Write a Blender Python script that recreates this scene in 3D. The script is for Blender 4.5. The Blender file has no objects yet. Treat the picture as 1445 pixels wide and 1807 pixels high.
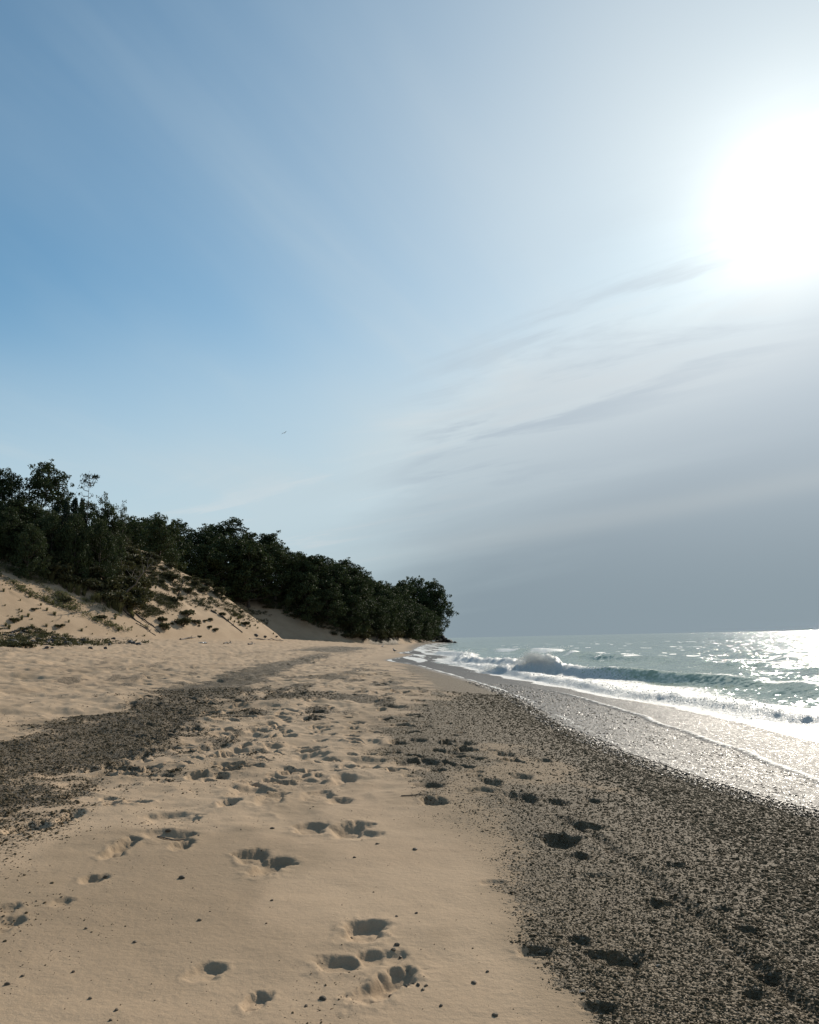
import bpy, bmesh, math, random
import numpy as np
from mathutils import Matrix, Vector

random.seed(7)
RNG = np.random.default_rng(11)
R = math.radians
scene = bpy.context.scene
COL = scene.collection

# ------------------------------------------------------------------ camera, sky, sun, exposure
IW, IH, F = 1445.0, 1807.0, 1450.0          # photograph size and focal length in its pixels
EYE = np.array([0.0, 0.0, 1.5])
PITCH, ROLL = R(8.75), 0.0215
_f = np.array([0, math.cos(PITCH), math.sin(PITCH)])
_u0 = np.array([0, -math.sin(PITCH), math.cos(PITCH)])
_r0 = np.array([1.0, 0, 0])
CU = _u0 * math.cos(ROLL) + _r0 * math.sin(ROLL)
CR = _r0 * math.cos(ROLL) - _u0 * math.sin(ROLL)
CF = _f
cam_data = bpy.data.cameras.new("camera")
cam_data.sensor_fit = 'HORIZONTAL'
cam_data.sensor_width = 36.0
cam_data.lens = 36.0 * F / IW
cam_data.clip_start = 0.05
cam_data.clip_end = 20000
cam = bpy.data.objects.new("camera", cam_data)
COL.objects.link(cam)
m = Matrix.Identity(4)
for i in range(3):
    m[i][0], m[i][1], m[i][2], m[i][3] = CR[i], CU[i], -CF[i], EYE[i]
cam.matrix_world = m
scene.camera = cam

SUN_AZ, SUN_EL = R(27.3), R(26.0)            # clockwise from +Y, above the horizon
SDIR = np.array([math.sin(SUN_AZ) * math.cos(SUN_EL), math.cos(SUN_AZ) * math.cos(SUN_EL), math.sin(SUN_EL)])

def N(nt, typ, **kw):
    n = nt.nodes.new(typ)
    for k, v in kw.items():
        if k.startswith('i_'):
            key = k[2:]
            key = int(key) if key.isdigit() else key.replace('_', ' ')
            n.inputs[key].default_value = v
        else:
            setattr(n, k, v)
    return n

class G:
    """small node-tree helper: math on sockets or numbers"""
    def __init__(s, nt): s.nt = nt
    def put(s, inp, v):
        if isinstance(v, bpy.types.NodeSocket): s.nt.links.new(v, inp)
        else: inp.default_value = v
    def m(s, op, a, b=0.0, c=0.0, clamp=False):
        n = s.nt.nodes.new('ShaderNodeMath'); n.operation = op; n.use_clamp = clamp
        s.put(n.inputs[0], a); s.put(n.inputs[1], b); s.put(n.inputs[2], c)
        return n.outputs[0]
    def step(s, v, lo, hi, a=0.0, b=1.0):
        n = s.nt.nodes.new('ShaderNodeMapRange'); n.interpolation_type = 'SMOOTHSTEP'
        s.put(n.inputs['Value'], v); s.put(n.inputs['From Min'], lo); s.put(n.inputs['From Max'], hi)
        s.put(n.inputs['To Min'], a); s.put(n.inputs['To Max'], b)
        return n.outputs[0]
    def mix(s, fac, a, b, blend='MIX'):
        n = s.nt.nodes.new('ShaderNodeMix'); n.data_type = 'RGBA'; n.blend_type = blend
        s.put(n.inputs[0], fac); s.put(n.inputs[6], a); s.put(n.inputs[7], b)
        return n.outputs[2]
    def noise(s, vec, scale, detail=4, rough=0.55, dist=0.0):
        n = s.nt.nodes.new('ShaderNodeTexNoise')
        if vec is not None: s.put(n.inputs['Vector'], vec)
        n.inputs['Scale'].default_value = scale; n.inputs['Detail'].default_value = detail
        n.inputs['Roughness'].default_value = rough; n.inputs['Distortion'].default_value = dist
        return n.outputs[0]
    def mapping(s, vec, scale=(1, 1, 1), rot=(0, 0, 0), loc=(0, 0, 0)):
        n = s.nt.nodes.new('ShaderNodeMapping')
        s.put(n.inputs['Vector'], vec)
        n.inputs['Scale'].default_value = scale; n.inputs['Rotation'].default_value = rot
        n.inputs['Location'].default_value = loc
        return n.outputs[0]
    def rotscale(s, vec, rot, scale, loc=(0, 0, 0)):
        return s.mapping(s.mapping(vec, rot=(0, 0, rot)), scale=scale, loc=loc)
    def comb(s, x, y, z):
        n = s.nt.nodes.new('ShaderNodeCombineXYZ')
        for i, v in enumerate((x, y, z)): s.put(n.inputs[i], v)
        return n.outputs[0]
    def attr(s, name):
        n = s.nt.nodes.new('ShaderNodeAttribute'); n.attribute_name = name
        return n.outputs['Fac']
    def bump(s, h, strength=1.0, dist=0.01, normal=None):
        n = s.nt.nodes.new('ShaderNodeBump')
        s.put(n.inputs['Height'], h); n.inputs['Strength'].default_value = strength
        s.put(n.inputs['Distance'], dist)
        if normal is not None: s.put(n.inputs['Normal'], normal)
        return n.outputs[0]

def rgb(r, g, b): return (r, g, b, 1.0)

world = bpy.data.worlds.new("World")
scene.world = world
world.use_nodes = True
wt = world.node_tree
wt.nodes.clear()
g = G(wt)
SKY_STRENGTH = 0.1
tc = wt.nodes.new('ShaderNodeTexCoord')
sep = wt.nodes.new('ShaderNodeSeparateXYZ'); wt.links.new(tc.outputs['Generated'], sep.inputs[0])
dx, dy, dz = sep.outputs
sky = wt.nodes.new('ShaderNodeTexSky')
sky.sky_type = 'NISHITA'; sky.sun_disc = False
sky.sun_elevation = SUN_EL; sky.sun_rotation = SUN_AZ
sky.altitude = 200; sky.air_density = 1.0; sky.dust_density = 0.25; sky.ozone_density = 1.5
base = g.mix(1.0, sky.outputs[0], rgb(0.58, 1.04, 1.12), 'MULTIPLY')
# thin streaky veil of cirrus, laid out on a high flat layer
zz = g.m('ADD', g.m('MAXIMUM', dz, 0.0), 0.12)
cx, cy = g.m('DIVIDE', dx, zz), g.m('DIVIDE', dy, zz)
pl = g.comb(cx, cy, 0.0)
st = g.rotscale(pl, R(-66), (0.22, 0.75, 1))
n1 = g.noise(st, 1.6, 5, 0.55, 0.4)
n2 = g.noise(g.rotscale(pl, R(-60), (0.35, 0.55, 1), (3.1, 1.7, 0)), 0.9, 3, 0.5)
dotn = wt.nodes.new('ShaderNodeVectorMath'); dotn.operation = 'DOT_PRODUCT'
wt.links.new(tc.outputs['Generated'], dotn.inputs[0]); dotn.inputs[1].default_value = tuple(SDIR)
theta = g.m('MULTIPLY', g.m('ARCCOSINE', g.m('MINIMUM', dotn.outputs['Value'], 0.99999)), 57.2958)
near_sun = g.step(theta, 56.0, 6.0)
low = g.step(dz, 0.42, 0.10)
veil = g.m('ADD', g.m('MULTIPLY', g.step(n1, 0.40, 0.72), 0.20), g.m('MULTIPLY', g.step(n2, 0.35, 0.7), 0.16))
veil = g.m('ADD', veil, g.m('MULTIPLY', near_sun, 0.60))
veil = g.m('ADD', veil, g.m('MULTIPLY', low, 0.80), clamp=True)
K = 1.0 / SKY_STRENGTH
def kc(r, gg, b): return rgb(r * K, gg * K, b * K)
veilc = g.mix(g.step(theta, 40.0, 6.0), kc(0.545, 0.65, 0.70), kc(0.72, 0.755, 0.755))
c1 = g.mix(g.m('MINIMUM', veil, 0.93), base, veilc)
# grey cloud bank low in the west, its frayed upper edge slanting up to the right
bn = g.noise(g.rotscale(pl, R(42), (0.45, 1.3, 1)), 1.25, 5, 0.52, 0.5)
bn2 = g.noise(tc.outputs['Generated'], 5.0, 4, 0.5)
edge = g.m('ADD', g.m('MULTIPLY', dx, 0.50), 0.228)
q = g.m('SUBTRACT', edge, dz)
q0 = g.m('ADD', q, g.m('MULTIPLY', g.m('SUBTRACT', bn, 0.5), 0.13))
q = g.m('ADD', q, g.m('MULTIPLY', g.m('SUBTRACT', bn, 0.5), 0.34))
q = g.m('ADD', q, g.m('MULTIPLY', g.m('SUBTRACT', bn2, 0.5), 0.05))
sharp = g.step(q, -0.010, 0.045)
deep = g.step(q0, -0.02, 0.25)
sharp = g.m('MULTIPLY', sharp, g.step(dx, -0.16, 0.08))
bank = g.m('ADD', g.m('MULTIPLY', sharp, 0.34), g.m('MULTIPLY', deep, 0.66))
bankcol = g.mix(g.step(dz, 0.02, 0.36), kc(0.228, 0.292, 0.340), kc(0.49, 0.575, 0.655))
bandv = g.m('SUBTRACT', dz, g.m('ADD', g.m('MULTIPLY', dx, 0.13), 0.105))
band = g.m('POWER', 2.718, g.m('MULTIPLY', g.m('MULTIPLY', bandv, bandv), -5200.0))
bankcol = g.mix(g.m('MULTIPLY', band, 0.16), bankcol, kc(0.62, 0.64, 0.62))
wn = g.noise(g.rotscale(pl, R(31), (0.60, 2.2, 1), (5.2, 0.7, 0)), 1.9, 6, 0.6, 0.5)
qe = g.m('DIVIDE', g.m('SUBTRACT', q, 0.03), 0.085)
side = g.step(dx, -0.06, 0.08)
wisp = g.m('MULTIPLY', g.m('MULTIPLY', side, g.step(wn, 0.47, 0.64)), g.m('POWER', 2.718, g.m('MULTIPLY', g.m('MULTIPLY', qe, qe), -1.0)))
rim = g.m('MULTIPLY', g.step(wn, 0.50, 0.36), g.m('POWER', 2.718, g.m('MULTIPLY', g.m('MULTIPLY', qe, qe), -1.6)))
c1 = g.mix(g.m('MULTIPLY', rim, 0.45), c1, kc(0.66, 0.71, 0.73))
c1 = g.mix(g.m('MULTIPLY', wisp, 0.70), c1, kc(0.40, 0.48, 0.56))
bfac = g.m('MULTIPLY', bank, 0.94)
c2 = g.mix(bfac, c1, bankcol)
# aureole of the hidden sun shining through the veil
def gauss(w):
    a = g.m('DIVIDE', theta, w)
    return g.m('POWER', 2.718, g.m('MULTIPLY', g.m('MULTIPLY', a, a), -1.0))
g1 = g.m('ADD', g.m('MULTIPLY', gauss(4.6), 0.46), g.m('MULTIPLY', gauss(1.6), 6.0))
g2 = g.m('MULTIPLY', g.m('POWER', 2.718, g.m('DIVIDE', theta, -8.0)), 0.52)
glow = g.m('ADD', g1, g2)
glow = g.m('MULTIPLY', glow, g.m('SUBTRACT', 1.0, g.m('MULTIPLY', bank, 0.42)))
glow = g.m('MULTIPLY', glow, K)
gc = g.comb(glow, g.m('MULTIPLY', glow, 0.93), g.m('MULTIPLY', glow, 0.82))
c3 = g.mix(1.0, c2, gc, 'ADD')
bg = wt.nodes.new('ShaderNodeBackground'); bg.inputs['Strength'].default_value = SKY_STRENGTH
wt.links.new(c3, bg.inputs['Color'])
wo = wt.nodes.new('ShaderNodeOutputWorld'); wt.links.new(bg.outputs[0], wo.inputs['Surface'])

sun_data = bpy.data.lights.new("sun", 'SUN')
sun_data.energy = 5.0
sun_data.angle = R(0.5)
sun_data.color = (1.0, 0.91, 0.78)
sun = bpy.data.objects.new("sun", sun_data)
COL.objects.link(sun)
sun.rotation_euler = Vector(SDIR).to_track_quat('Z', 'Y').to_euler()
sun.location = (30, 50, 60)

vs = scene.view_settings
vs.view_transform = 'Standard'; vs.look = 'None'; vs.gamma = 1.0; vs.use_curve_mapping = False
vs.exposure = 0.0
scene.cycles.max_bounces = 6
scene.cycles.diffuse_bounces = 3
scene.cycles.sample_clamp_indirect = 4.0

# ------------------------------------------------------------------ small maths
def _hash(ix, iy, seed):
    h = (ix.astype(np.int64) * 374761393 + iy.astype(np.int64) * 668265263 + seed * 974634777) & 0xffffffff
    h = ((h ^ (h >> 13)) * 1274126177) & 0xffffffff
    h = h ^ (h >> 16)
    return (h & 0xffff) / 65535.0

def vnoise(x, y, seed=0):
    ix, iy = np.floor(x), np.floor(y)
    fx, fy = x - ix, y - iy
    ix, iy = ix.astype(np.int64), iy.astype(np.int64)
    fx = fx * fx * fx * (fx * (fx * 6 - 15) + 10); fy = fy * fy * fy * (fy * (fy * 6 - 15) + 10)
    a, b = _hash(ix, iy, seed), _hash(ix + 1, iy, seed)
    c, d = _hash(ix, iy + 1, seed), _hash(ix + 1, iy + 1, seed)
    return (a * (1 - fx) + b * fx) * (1 - fy) + (c * (1 - fx) + d * fx) * fy

def fbm(x, y, oct=4, seed=0, gain=0.5):
    s, a, t = 0.0, 1.0, 0.0
    for o in range(oct):
        c, sn = math.cos(o * 1.1), math.sin(o * 1.1)
        s = s + a * vnoise((x * c - y * sn) * 2 ** o, (x * sn + y * c) * 2 ** o, seed + o * 17)
        t += a; a *= gain
    return s / t          # 0..1

def sstep(a, b, x):
    t = np.clip((x - a) / (b - a), 0, 1)
    return t * t * (3 - 2 * t)

def ray(px, py):
    d = CF + CR * ((px - IW / 2) / F) + CU * ((IH / 2 - py) / F)
    return d / np.linalg.norm(d)

def plane_pt(px, py, z):
    d = ray(px, py)
    t = (z - EYE[2]) / d[2]
    return EYE + d * t

def poly_dist(x, y, P):
    best = np.full(np.shape(x), 1e18)
    for (x0, y0), (x1, y1) in zip(P[:-1], P[1:]):
        ex, ey = x1 - x0, y1 - y0
        t = np.clip(((x - x0) * ex + (y - y0) * ey) / (ex * ex + ey * ey), 0, 1)
        best = np.minimum(best, (x - x0 - t * ex) ** 2 + (y - y0 - t * ey) ** 2)
    return np.sqrt(best)

def inside(x, y, P):
    r = np.zeros(np.shape(x), bool)
    n = len(P)
    for i in range(n):
        x0, y0 = P[i]; x1, y1 = P[(i + 1) % n]
        if y0 == y1: continue
        c = ((y0 > y) != (y1 > y)) & (x < (x1 - x0) * (y - y0) / (y1 - y0) + x0)
        r ^= c
    return r

# ------------------------------------------------------------------ shape of the land
_edge_px = [(1445, 1440), (1330, 1408), (1200, 1368), (1100, 1330), (1010, 1290), (955, 1255), (900, 1228), (830, 1203), (770, 1186), (735, 1175)]
_sh = [plane_pt(a, b, -0.36) for a, b in _edge_px]
SH = [(-40.0, 9.0), (0.0, 6.2), (5.5, 5.0)] + [(p[1], p[0]) for p in _sh if p[1] > 6.5] + [
    (72, -2.6), (82, -1.2), (95, 0.3), (108, -2.2), (122, -0.2), (150, 0.4), (200, 2.0), (260, 4.5), (320, 9.5), (348, 15.0), (362, 16.0),
    (372, 4.0), (385, -70.0), (500, -320.0), (3000, -2500.0)]
SH = sorted(SH)
SHY, SHX = np.array([a for a, b in SH], float), np.array([b for a, b in SH], float)
def xs(y):
    w = np.clip(0.06 * np.abs(y), 0.4, 3.0)
    return (np.interp(y - w, SHY, SHX) + 2 * np.interp(y, SHY, SHX) + np.interp(y + w, SHY, SHX)) / 4

PU = np.array([-3000, -200, -45, -35, -23, -14, -10, -6.5, -4.5, -3.0, -1.6, 0, 2.5, 4.5, 8, 14, 40, 4000.])
PZ = np.array([4.5, 4.0, 3.1, 2.4, 1.3, 0.42, 0.16, 0.02, 0.0, -0.03, -0.14, -0.36, -0.50, -0.62, -1.0, -1.8, -4, -6.])

FOOT = [(-260, -60), (-120, 20), (-62, 58), (-44, 80), (-33, 108), (-26, 132), (-21.5, 150), (-26, 160), (-36, 166), (-43, 176), (-40, 185), (-27, 195),
        (-16, 206), (-9, 218), (-3, 236), (2, 258), (6, 290), (9, 325), (11, 350), (8, 366), (-8, 374), (-90, 388), (-330, 500), (-1200, 1400)]
FPOLY = FOOT + [(-3000, 3000), (-3000, -60)]
HY = np.array([-100, 50, 85, 120, 150, 170, 205, 228, 250, 300, 340, 362, 400, 3000.])
HH = np.array([10, 14, 17, 18.5, 19, 20, 20, 14, 8, 5, 3, 2.5, 3, 8.])

def dune_in(x, y):
    """distance inside (inland of) the dune foot, 0 outside"""
    x = np.asarray(x, float); y = np.asarray(y, float)
    wob = 3.0 * (fbm(x / 16, y / 16, 3, 5) - 0.5)
    ins = inside(x, y, FPOLY)
    d = np.where(ins, poly_dist(x, y, FOOT), 0)
    return np.maximum(0, d + np.where(ins, wob * sstep(0, 6, d), 0))

def land(x, y):
    """height of the ground without the small prints"""
    x = np.asarray(x, float); y = np.asarray(y, float)
    u = x - xs(y)
    z = np.interp(u, PU, PZ)
    for o in (0.7, 1.5):      # soften the kinks of the profile
        z = (z + np.interp(u - o, PU, PZ) + np.interp(u + o, PU, PZ)) / 3
    d = dune_in(x, y)
    H = np.interp(y, HY, HH) + 3.0 * (fbm(x / 30, y / 30, 3, 9) - 0.5)
    rise = 0.66 * d - 0.9 * (1 - np.exp(-d / 1.6)) * 0.5
    k = 3.0
    h = -k * np.log(np.exp(-np.clip(rise, 0, 60) / k) + np.exp(-H / k))
    h0 = -k * np.log(1 + np.exp(-H / k))
    h = np.maximum(0, h - h0 * np.exp(-d / 3))
    h = h * sstep(0.0, 3.0, d)
    gull = (fbm(x / 7, y / 7, 4, 21) - 0.5) * 1.3 * sstep(2, 10, d)
    return z + h + gull + 0.012 * d * sstep(30, 60, d)

def hit(px, py, t0=1.5, t1=420.0):
    d = ray(px, py)
    t = np.geomspace(t0, t1, 1400)
    P = EYE[None] + d[None] * t[:, None]
    dz = P[:, 2] - land(P[:, 0], P[:, 1])
    i = np.argmax(dz < 0)
    if dz[i] >= 0: return None
    a, b = dz[i - 1], dz[i]
    tt = t[i - 1] + (t[i] - t[i - 1]) * a / (a - b)
    return EYE + d * tt

def hits(pxs, pys, t0=1.5, t1=420.0, n=900):
    pxs = np.asarray(pxs, float); pys = np.asarray(pys, float)
    D = CF[None] + CR[None] * ((pxs - IW / 2) / F)[:, None] + CU[None] * ((IH / 2 - pys) / F)[:, None]
    D /= np.linalg.norm(D, axis=1)[:, None]
    t = np.geomspace(t0, t1, n)
    X = D[:, 0, None] * t; Y = D[:, 1, None] * t; Z = EYE[2] + D[:, 2, None] * t
    dz = Z - land(X, Y)
    neg = dz < 0
    i = np.argmax(neg, axis=1); ok = neg.any(axis=1) & (i > 0)
    i = np.maximum(i, 1); k = np.arange(len(pxs))
    a, b = dz[k, i - 1], dz[k, i]
    tt = t[i - 1] + (t[i] - t[i - 1]) * a / np.where(ok, a - b, 1)
    return EYE[None] + D * tt[:, None], ok

def pxof(p):
    v = np.asarray(p) - EYE
    z = v @ CF
    return IW / 2 + F * (v @ CR) / z, IH / 2 - F * (v @ CU) / z

# ------------------------------------------------------------------ where the gravel lies
def gl(pts, z=0.0):
    return [tuple(plane_pt(a, b, z)[:2]) for a, b in pts]
RG = gl([(1120, 1900), (1040, 1807), (975, 1725), (905, 1650), (855, 1570), (828, 1495), (770, 1432), (715, 1395), (672, 1330), (655, 1290), (668, 1262), (715, 1240), (725, 1215), (705, 1190), (690, 1172)], -0.03)
RD = gl([(1445, 1680), (1290, 1545), (1160, 1455), (1050, 1385), (965, 1325), (880, 1272), (815, 1235), (765, 1203), (725, 1178)], -0.15)
LU = gl([(-260, 1330), (0, 1293), (120, 1263), (250, 1222), (400, 1185), (500, 1163), (570, 1147)], 0.25)
LL = gl([(-260, 1500), (0, 1425), (140, 1395), (250, 1350), (330, 1295), (420, 1237), (520, 1178), (600, 1150)], 0.12)
def by_y(pts):
    a = np.array(sorted((q[1], q[0]) for q in pts))
    return a[:, 0], a[:, 1]
RGY, RGX = by_y(RG); RDY, RDX = by_y(RD); LUY, LUX = by_y(LU); LLY, LLX = by_y(LL)

def gravel(x, y):
    """0..1 cover of gravel, and 0..1 wetness"""
    x = np.asarray(x, float); y = np.asarray(y, float)
    u = x - xs(y)
    near = sstep(70, 40, y)
    w1 = fbm(x / 0.9, y / 0.9, 4, 31) - 0.5
    w2 = fbm(x / 0.16, y / 0.16, 3, 33) - 0.5
    sc = np.clip(y / 9.0, 0.55, 4.0)
    dr = x - np.interp(y, RGY, RGX)
    r = sstep(-0.10, 0.34, dr / sc + 0.7 * w1 + 0.35 * w2)
    dd = x - np.interp(y, RDY, RDX)
    dense = sstep(-0.3, 0.5, dd / sc + 0.9 * w1)
    patch = sstep(0.50, 0.66, fbm(x / 1.5, y / 2.6, 3, 37))
    fade = sstep(4.2, 6.5, y)
    body = (0.82 - 0.42 * patch * fade - 0.14 * fade) * r
    Rm = np.maximum(body, dense * (dd > -3) * 1.0)
    Rm *= np.where(y > 60, sstep(-4.5, -1.5, u), 1)
    lu, ll = np.interp(y, LUY, LUX), np.interp(y, LLY, LLX)
    half = np.maximum((ll - lu) / 2, 0.12); mid = (ll + lu) / 2
    s = np.abs(x - mid) / half
    wl = fbm(x / 1.3, y / 1.3, 4, 41) - 0.5
    L = sstep(1.25, 0.55, s + 1.7 * wl + 0.8 * w2)
    L *= (0.60 + 0.9 * (fbm(x / 0.7, y / 1.6, 4, 43) - 0.28)) 
    L = np.clip(L, 0, 1) * sstep(110, 60, y) * sstep(4, 7, y)
    spill = 0.46 * sstep(2.6, 0.8, (x - mid) / half) * (x > mid) * sstep(0.44, 0.72, fbm(x / 0.6, y / 0.9, 4, 47)) * sstep(45, 12, y) * sstep(3.6, 5.5, y)
    far = 0.8 * sstep(60, 95, y) * sstep(-17, -11, u) * sstep(-4, -8, u) * sstep(0.42, 0.6, fbm(x / 6, y / 26, 3, 51))
    mid_p = 0.62 * sstep(0.50, 0.70, fbm(x / 0.7, y / 2.2, 4, 53)) * sstep(8.5, 13, y) * sstep(75, 40, y) * (x > mid) * sstep(-14, -10, u)
    left_p = 0.45 * sstep(0.58, 0.74, fbm(x / 0.9, y / 2.6, 4, 55)) * sstep(14, 22, y) * sstep(75, 45, y) * (x < mid)
    gmask = np.maximum.reduce([Rm, L, spill, far, mid_p, left_p])
    gmask *= (u < 60)
    wet = sstep(-0.55, 0.15, u + 0.5 * w1)
    damp = 0.5 * sstep(-3.2, -0.8, u)
    edge_d = sstep(-0.5, 0.5, dr / sc + 1.2 * w1) * sstep(60, 30, y)
    blot = 0.45 * sstep(0.56, 0.72, fbm(x / 1.1, y / 2.0, 4, 57)) * sstep(3.0, 5.0, y) * (u > -16)
    damp = np.maximum.reduce([damp, 0.75 * edge_d, blot])
    return np.clip(gmask, 0, 1), np.maximum(wet, 0), damp

# ------------------------------------------------------------------ mesh helpers and tags
def mesh_np(name, V, Fq, mats=(), smooth=True, attrs=None):
    me = bpy.data.meshes.new(name)
    V = np.asarray(V, np.float32); Fq = np.asarray(Fq, np.int32)
    n, k = Fq.shape
    me.vertices.add(len(V)); me.vertices.foreach_set('co', V.ravel())
    me.loops.add(n * k); me.loops.foreach_set('vertex_index', Fq.ravel())
    me.polygons.add(n)
    me.polygons.foreach_set('loop_start', np.arange(0, n * k, k, dtype=np.int32))
    me.polygons.foreach_set('loop_total', np.full(n, k, np.int32))
    me.polygons.foreach_set('use_smooth', np.full(n, bool(smooth)))
    for a, v in (attrs or {}).items():
        at = me.attributes.new(a, 'FLOAT', 'POINT'); at.data.foreach_set('value', np.asarray(v, np.float32))
    for mt in mats: me.materials.append(mt)
    me.update(calc_edges=True)
    return me

def link(name, data, parent=None, loc=None, rotz=0.0, scale=None):
    o = bpy.data.objects.new(name, data)
    COL.objects.link(o)
    if parent is not None: o.parent = parent
    if loc is not None: o.location = loc
    if rotz: o.rotation_euler = (0, 0, rotz)
    if scale is not None: o.scale = scale if hasattr(scale, '__len__') else (scale,) * 3
    return o

def tag(o, label=None, cat=None, group=None, kind=None):
    if label: o['label'] = label
    if cat: o['category'] = cat
    if group: o['group'] = group
    if kind: o['kind'] = kind
    return o

def copy_tree(o, loc, rotz=0.0, scale=1.0, label=None, group=None):
    c = o.copy(); COL.objects.link(c)
    c.location = loc; c.rotation_euler = (0, 0, rotz)
    c.scale = scale if hasattr(scale, '__len__') else (scale,) * 3
    for ch in list(o.children):
        d = ch.copy(); COL.objects.link(d); d.parent = c
        for e in list(ch.children):
            f = e.copy(); COL.objects.link(f); f.parent = d
    if label: c['label'] = label
    if group: c['group'] = group
    return c

# ------------------------------------------------------------------ materials
def new_mat(name):
    mt = bpy.data.materials.new(name); mt.use_nodes = True
    nt = mt.node_tree; nt.nodes.clear()
    out = nt.nodes.new('ShaderNodeOutputMaterial')
    p = nt.nodes.new('ShaderNodeBsdfPrincipled')
    nt.links.new(p.outputs[0], out.inputs['Surface'])
    return mt, nt, p, out, G(nt)

def sand_material():
    mt, nt, p, out, h = new_mat("sand_and_gravel")
    geo = nt.nodes.new('ShaderNodeNewGeometry'); pos = geo.outputs['Position']
    gm, wet, damp, litter = h.attr('gravel'), h.attr('wet'), h.attr('damp'), h.attr('litter')
    big = h.noise(pos, 0.35, 4, 0.6)
    med = h.noise(pos, 3.5, 4, 0.6)
    fine = h.noise(pos, 160.0, 3, 0.7)
    grain = h.noise(pos, 260.0, 2, 0.8)
    sand = h.mix(h.step(big, 0.35, 0.65), rgb(0.352, 0.250, 0.160), rgb(0.408, 0.295, 0.192))
    sand = h.mix(h.m('MULTIPLY', h.step(med, 0.52, 0.74), 0.35), sand, rgb(0.285, 0.202, 0.125))
    sand = h.mix(h.m('MULTIPLY', h.step(fine, 0.40, 0.62), 0.22), sand, rgb(0.48, 0.37, 0.25))
    sand = h.mix(h.m('MULTIPLY', h.step(grain, 0.58, 0.68), 0.55), sand, rgb(0.16, 0.12, 0.085))
    blotch = h.noise(pos, 95.0, 3, 0.75)
    sand = h.mix(h.m('MULTIPLY', h.step(blotch, 0.55, 0.70), 0.28), sand, rgb(0.20, 0.145, 0.095))
    # dark specks thin out from the gravel to the clean sand
    vor = nt.nodes.new('ShaderNodeTexVoronoi'); vor.inputs['Scale'].default_value = 85.0; nt.links.new(pos, vor.inputs['Vector'])
    vor2 = nt.nodes.new('ShaderNodeTexVoronoi'); vor2.inputs['Scale'].default_value = 38.0; nt.links.new(pos, vor2.inputs['Vector'])
    sc = nt.nodes.new('ShaderNodeSeparateColor'); nt.links.new(vor.outputs['Color'], sc.inputs[0])
    sc2 = nt.nodes.new('ShaderNodeSeparateColor'); nt.links.new(vor2.outputs['Color'], sc2.inputs[0])
    cellr, cell2 = sc.outputs[0], sc2.outputs[0]
    cover = h.step(h.m('SUBTRACT', h.m('MULTIPLY', gm, 1.35), h.m('ADD', h.m('MULTIPLY', cellr, 0.6), h.m('MULTIPLY', cell2, 0.45))), -0.03, 0.06)
    stone = h.mix(sc.outputs[1], rgb(0.075, 0.056, 0.032), rgb(0.130, 0.096, 0.054))
    stone = h.mix(h.step(sc.outputs[2], 0.88, 0.97), stone, rgb(0.32, 0.27, 0.21))
    stone = h.mix(h.m('MULTIPLY', h.step(med, 0.4, 0.65), 0.35), stone, rgb(0.07, 0.055, 0.042))
    col = h.mix(cover, sand, stone)
    col = h.mix(h.m('MULTIPLY', damp, 0.78), col, rgb(0.160, 0.119, 0.071))
    col = h.mix(h.m('MULTIPLY', wet, 0.62), col, rgb(0.045, 0.042, 0.040))
    dirt_shade = h.mix(h.noise(pos, 1.2, 4, 0.6), rgb(0.045, 0.035, 0.022), rgb(0.085, 0.07, 0.042))
    col = h.mix(h.m('MULTIPLY', litter, 0.95), col, dirt_shade)  # colours the leaf litter and the painted shadow streaks alike
    nt.links.new(col, p.inputs['Base Color'])
    rough = h.m('SUBTRACT', 0.95, h.m('MULTIPLY', cover, 0.2))
    rough = h.m('SUBTRACT', rough, h.m('MULTIPLY', wet, 0.40))
    nt.links.new(rough, p.inputs['Roughness'])
    p.inputs['Specular IOR Level'].default_value = 0.15
    hgt = h.m('ADD', h.m('MULTIPLY', fine, 0.0016), h.m('MULTIPLY', grain, 0.0008))
    hgt = h.m('ADD', hgt, h.m('MULTIPLY', h.noise(pos, 28.0, 3, 0.6), 0.006))
    peb = h.m('MULTIPLY', h.m('SUBTRACT', 0.6, vor.outputs['Distance']), 0.014)
    peb2 = h.m('MULTIPLY', h.m('SUBTRACT', 0.6, vor2.outputs['Distance']), 0.020)
    hgt = h.m('ADD', hgt, h.m('MULTIPLY', h.m('ADD', peb, peb2), cover))
    nt.links.new(h.bump(hgt, 0.9, 1.0), p.inputs['Normal'])
    return mt
M_SAND = sand_material()

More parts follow.
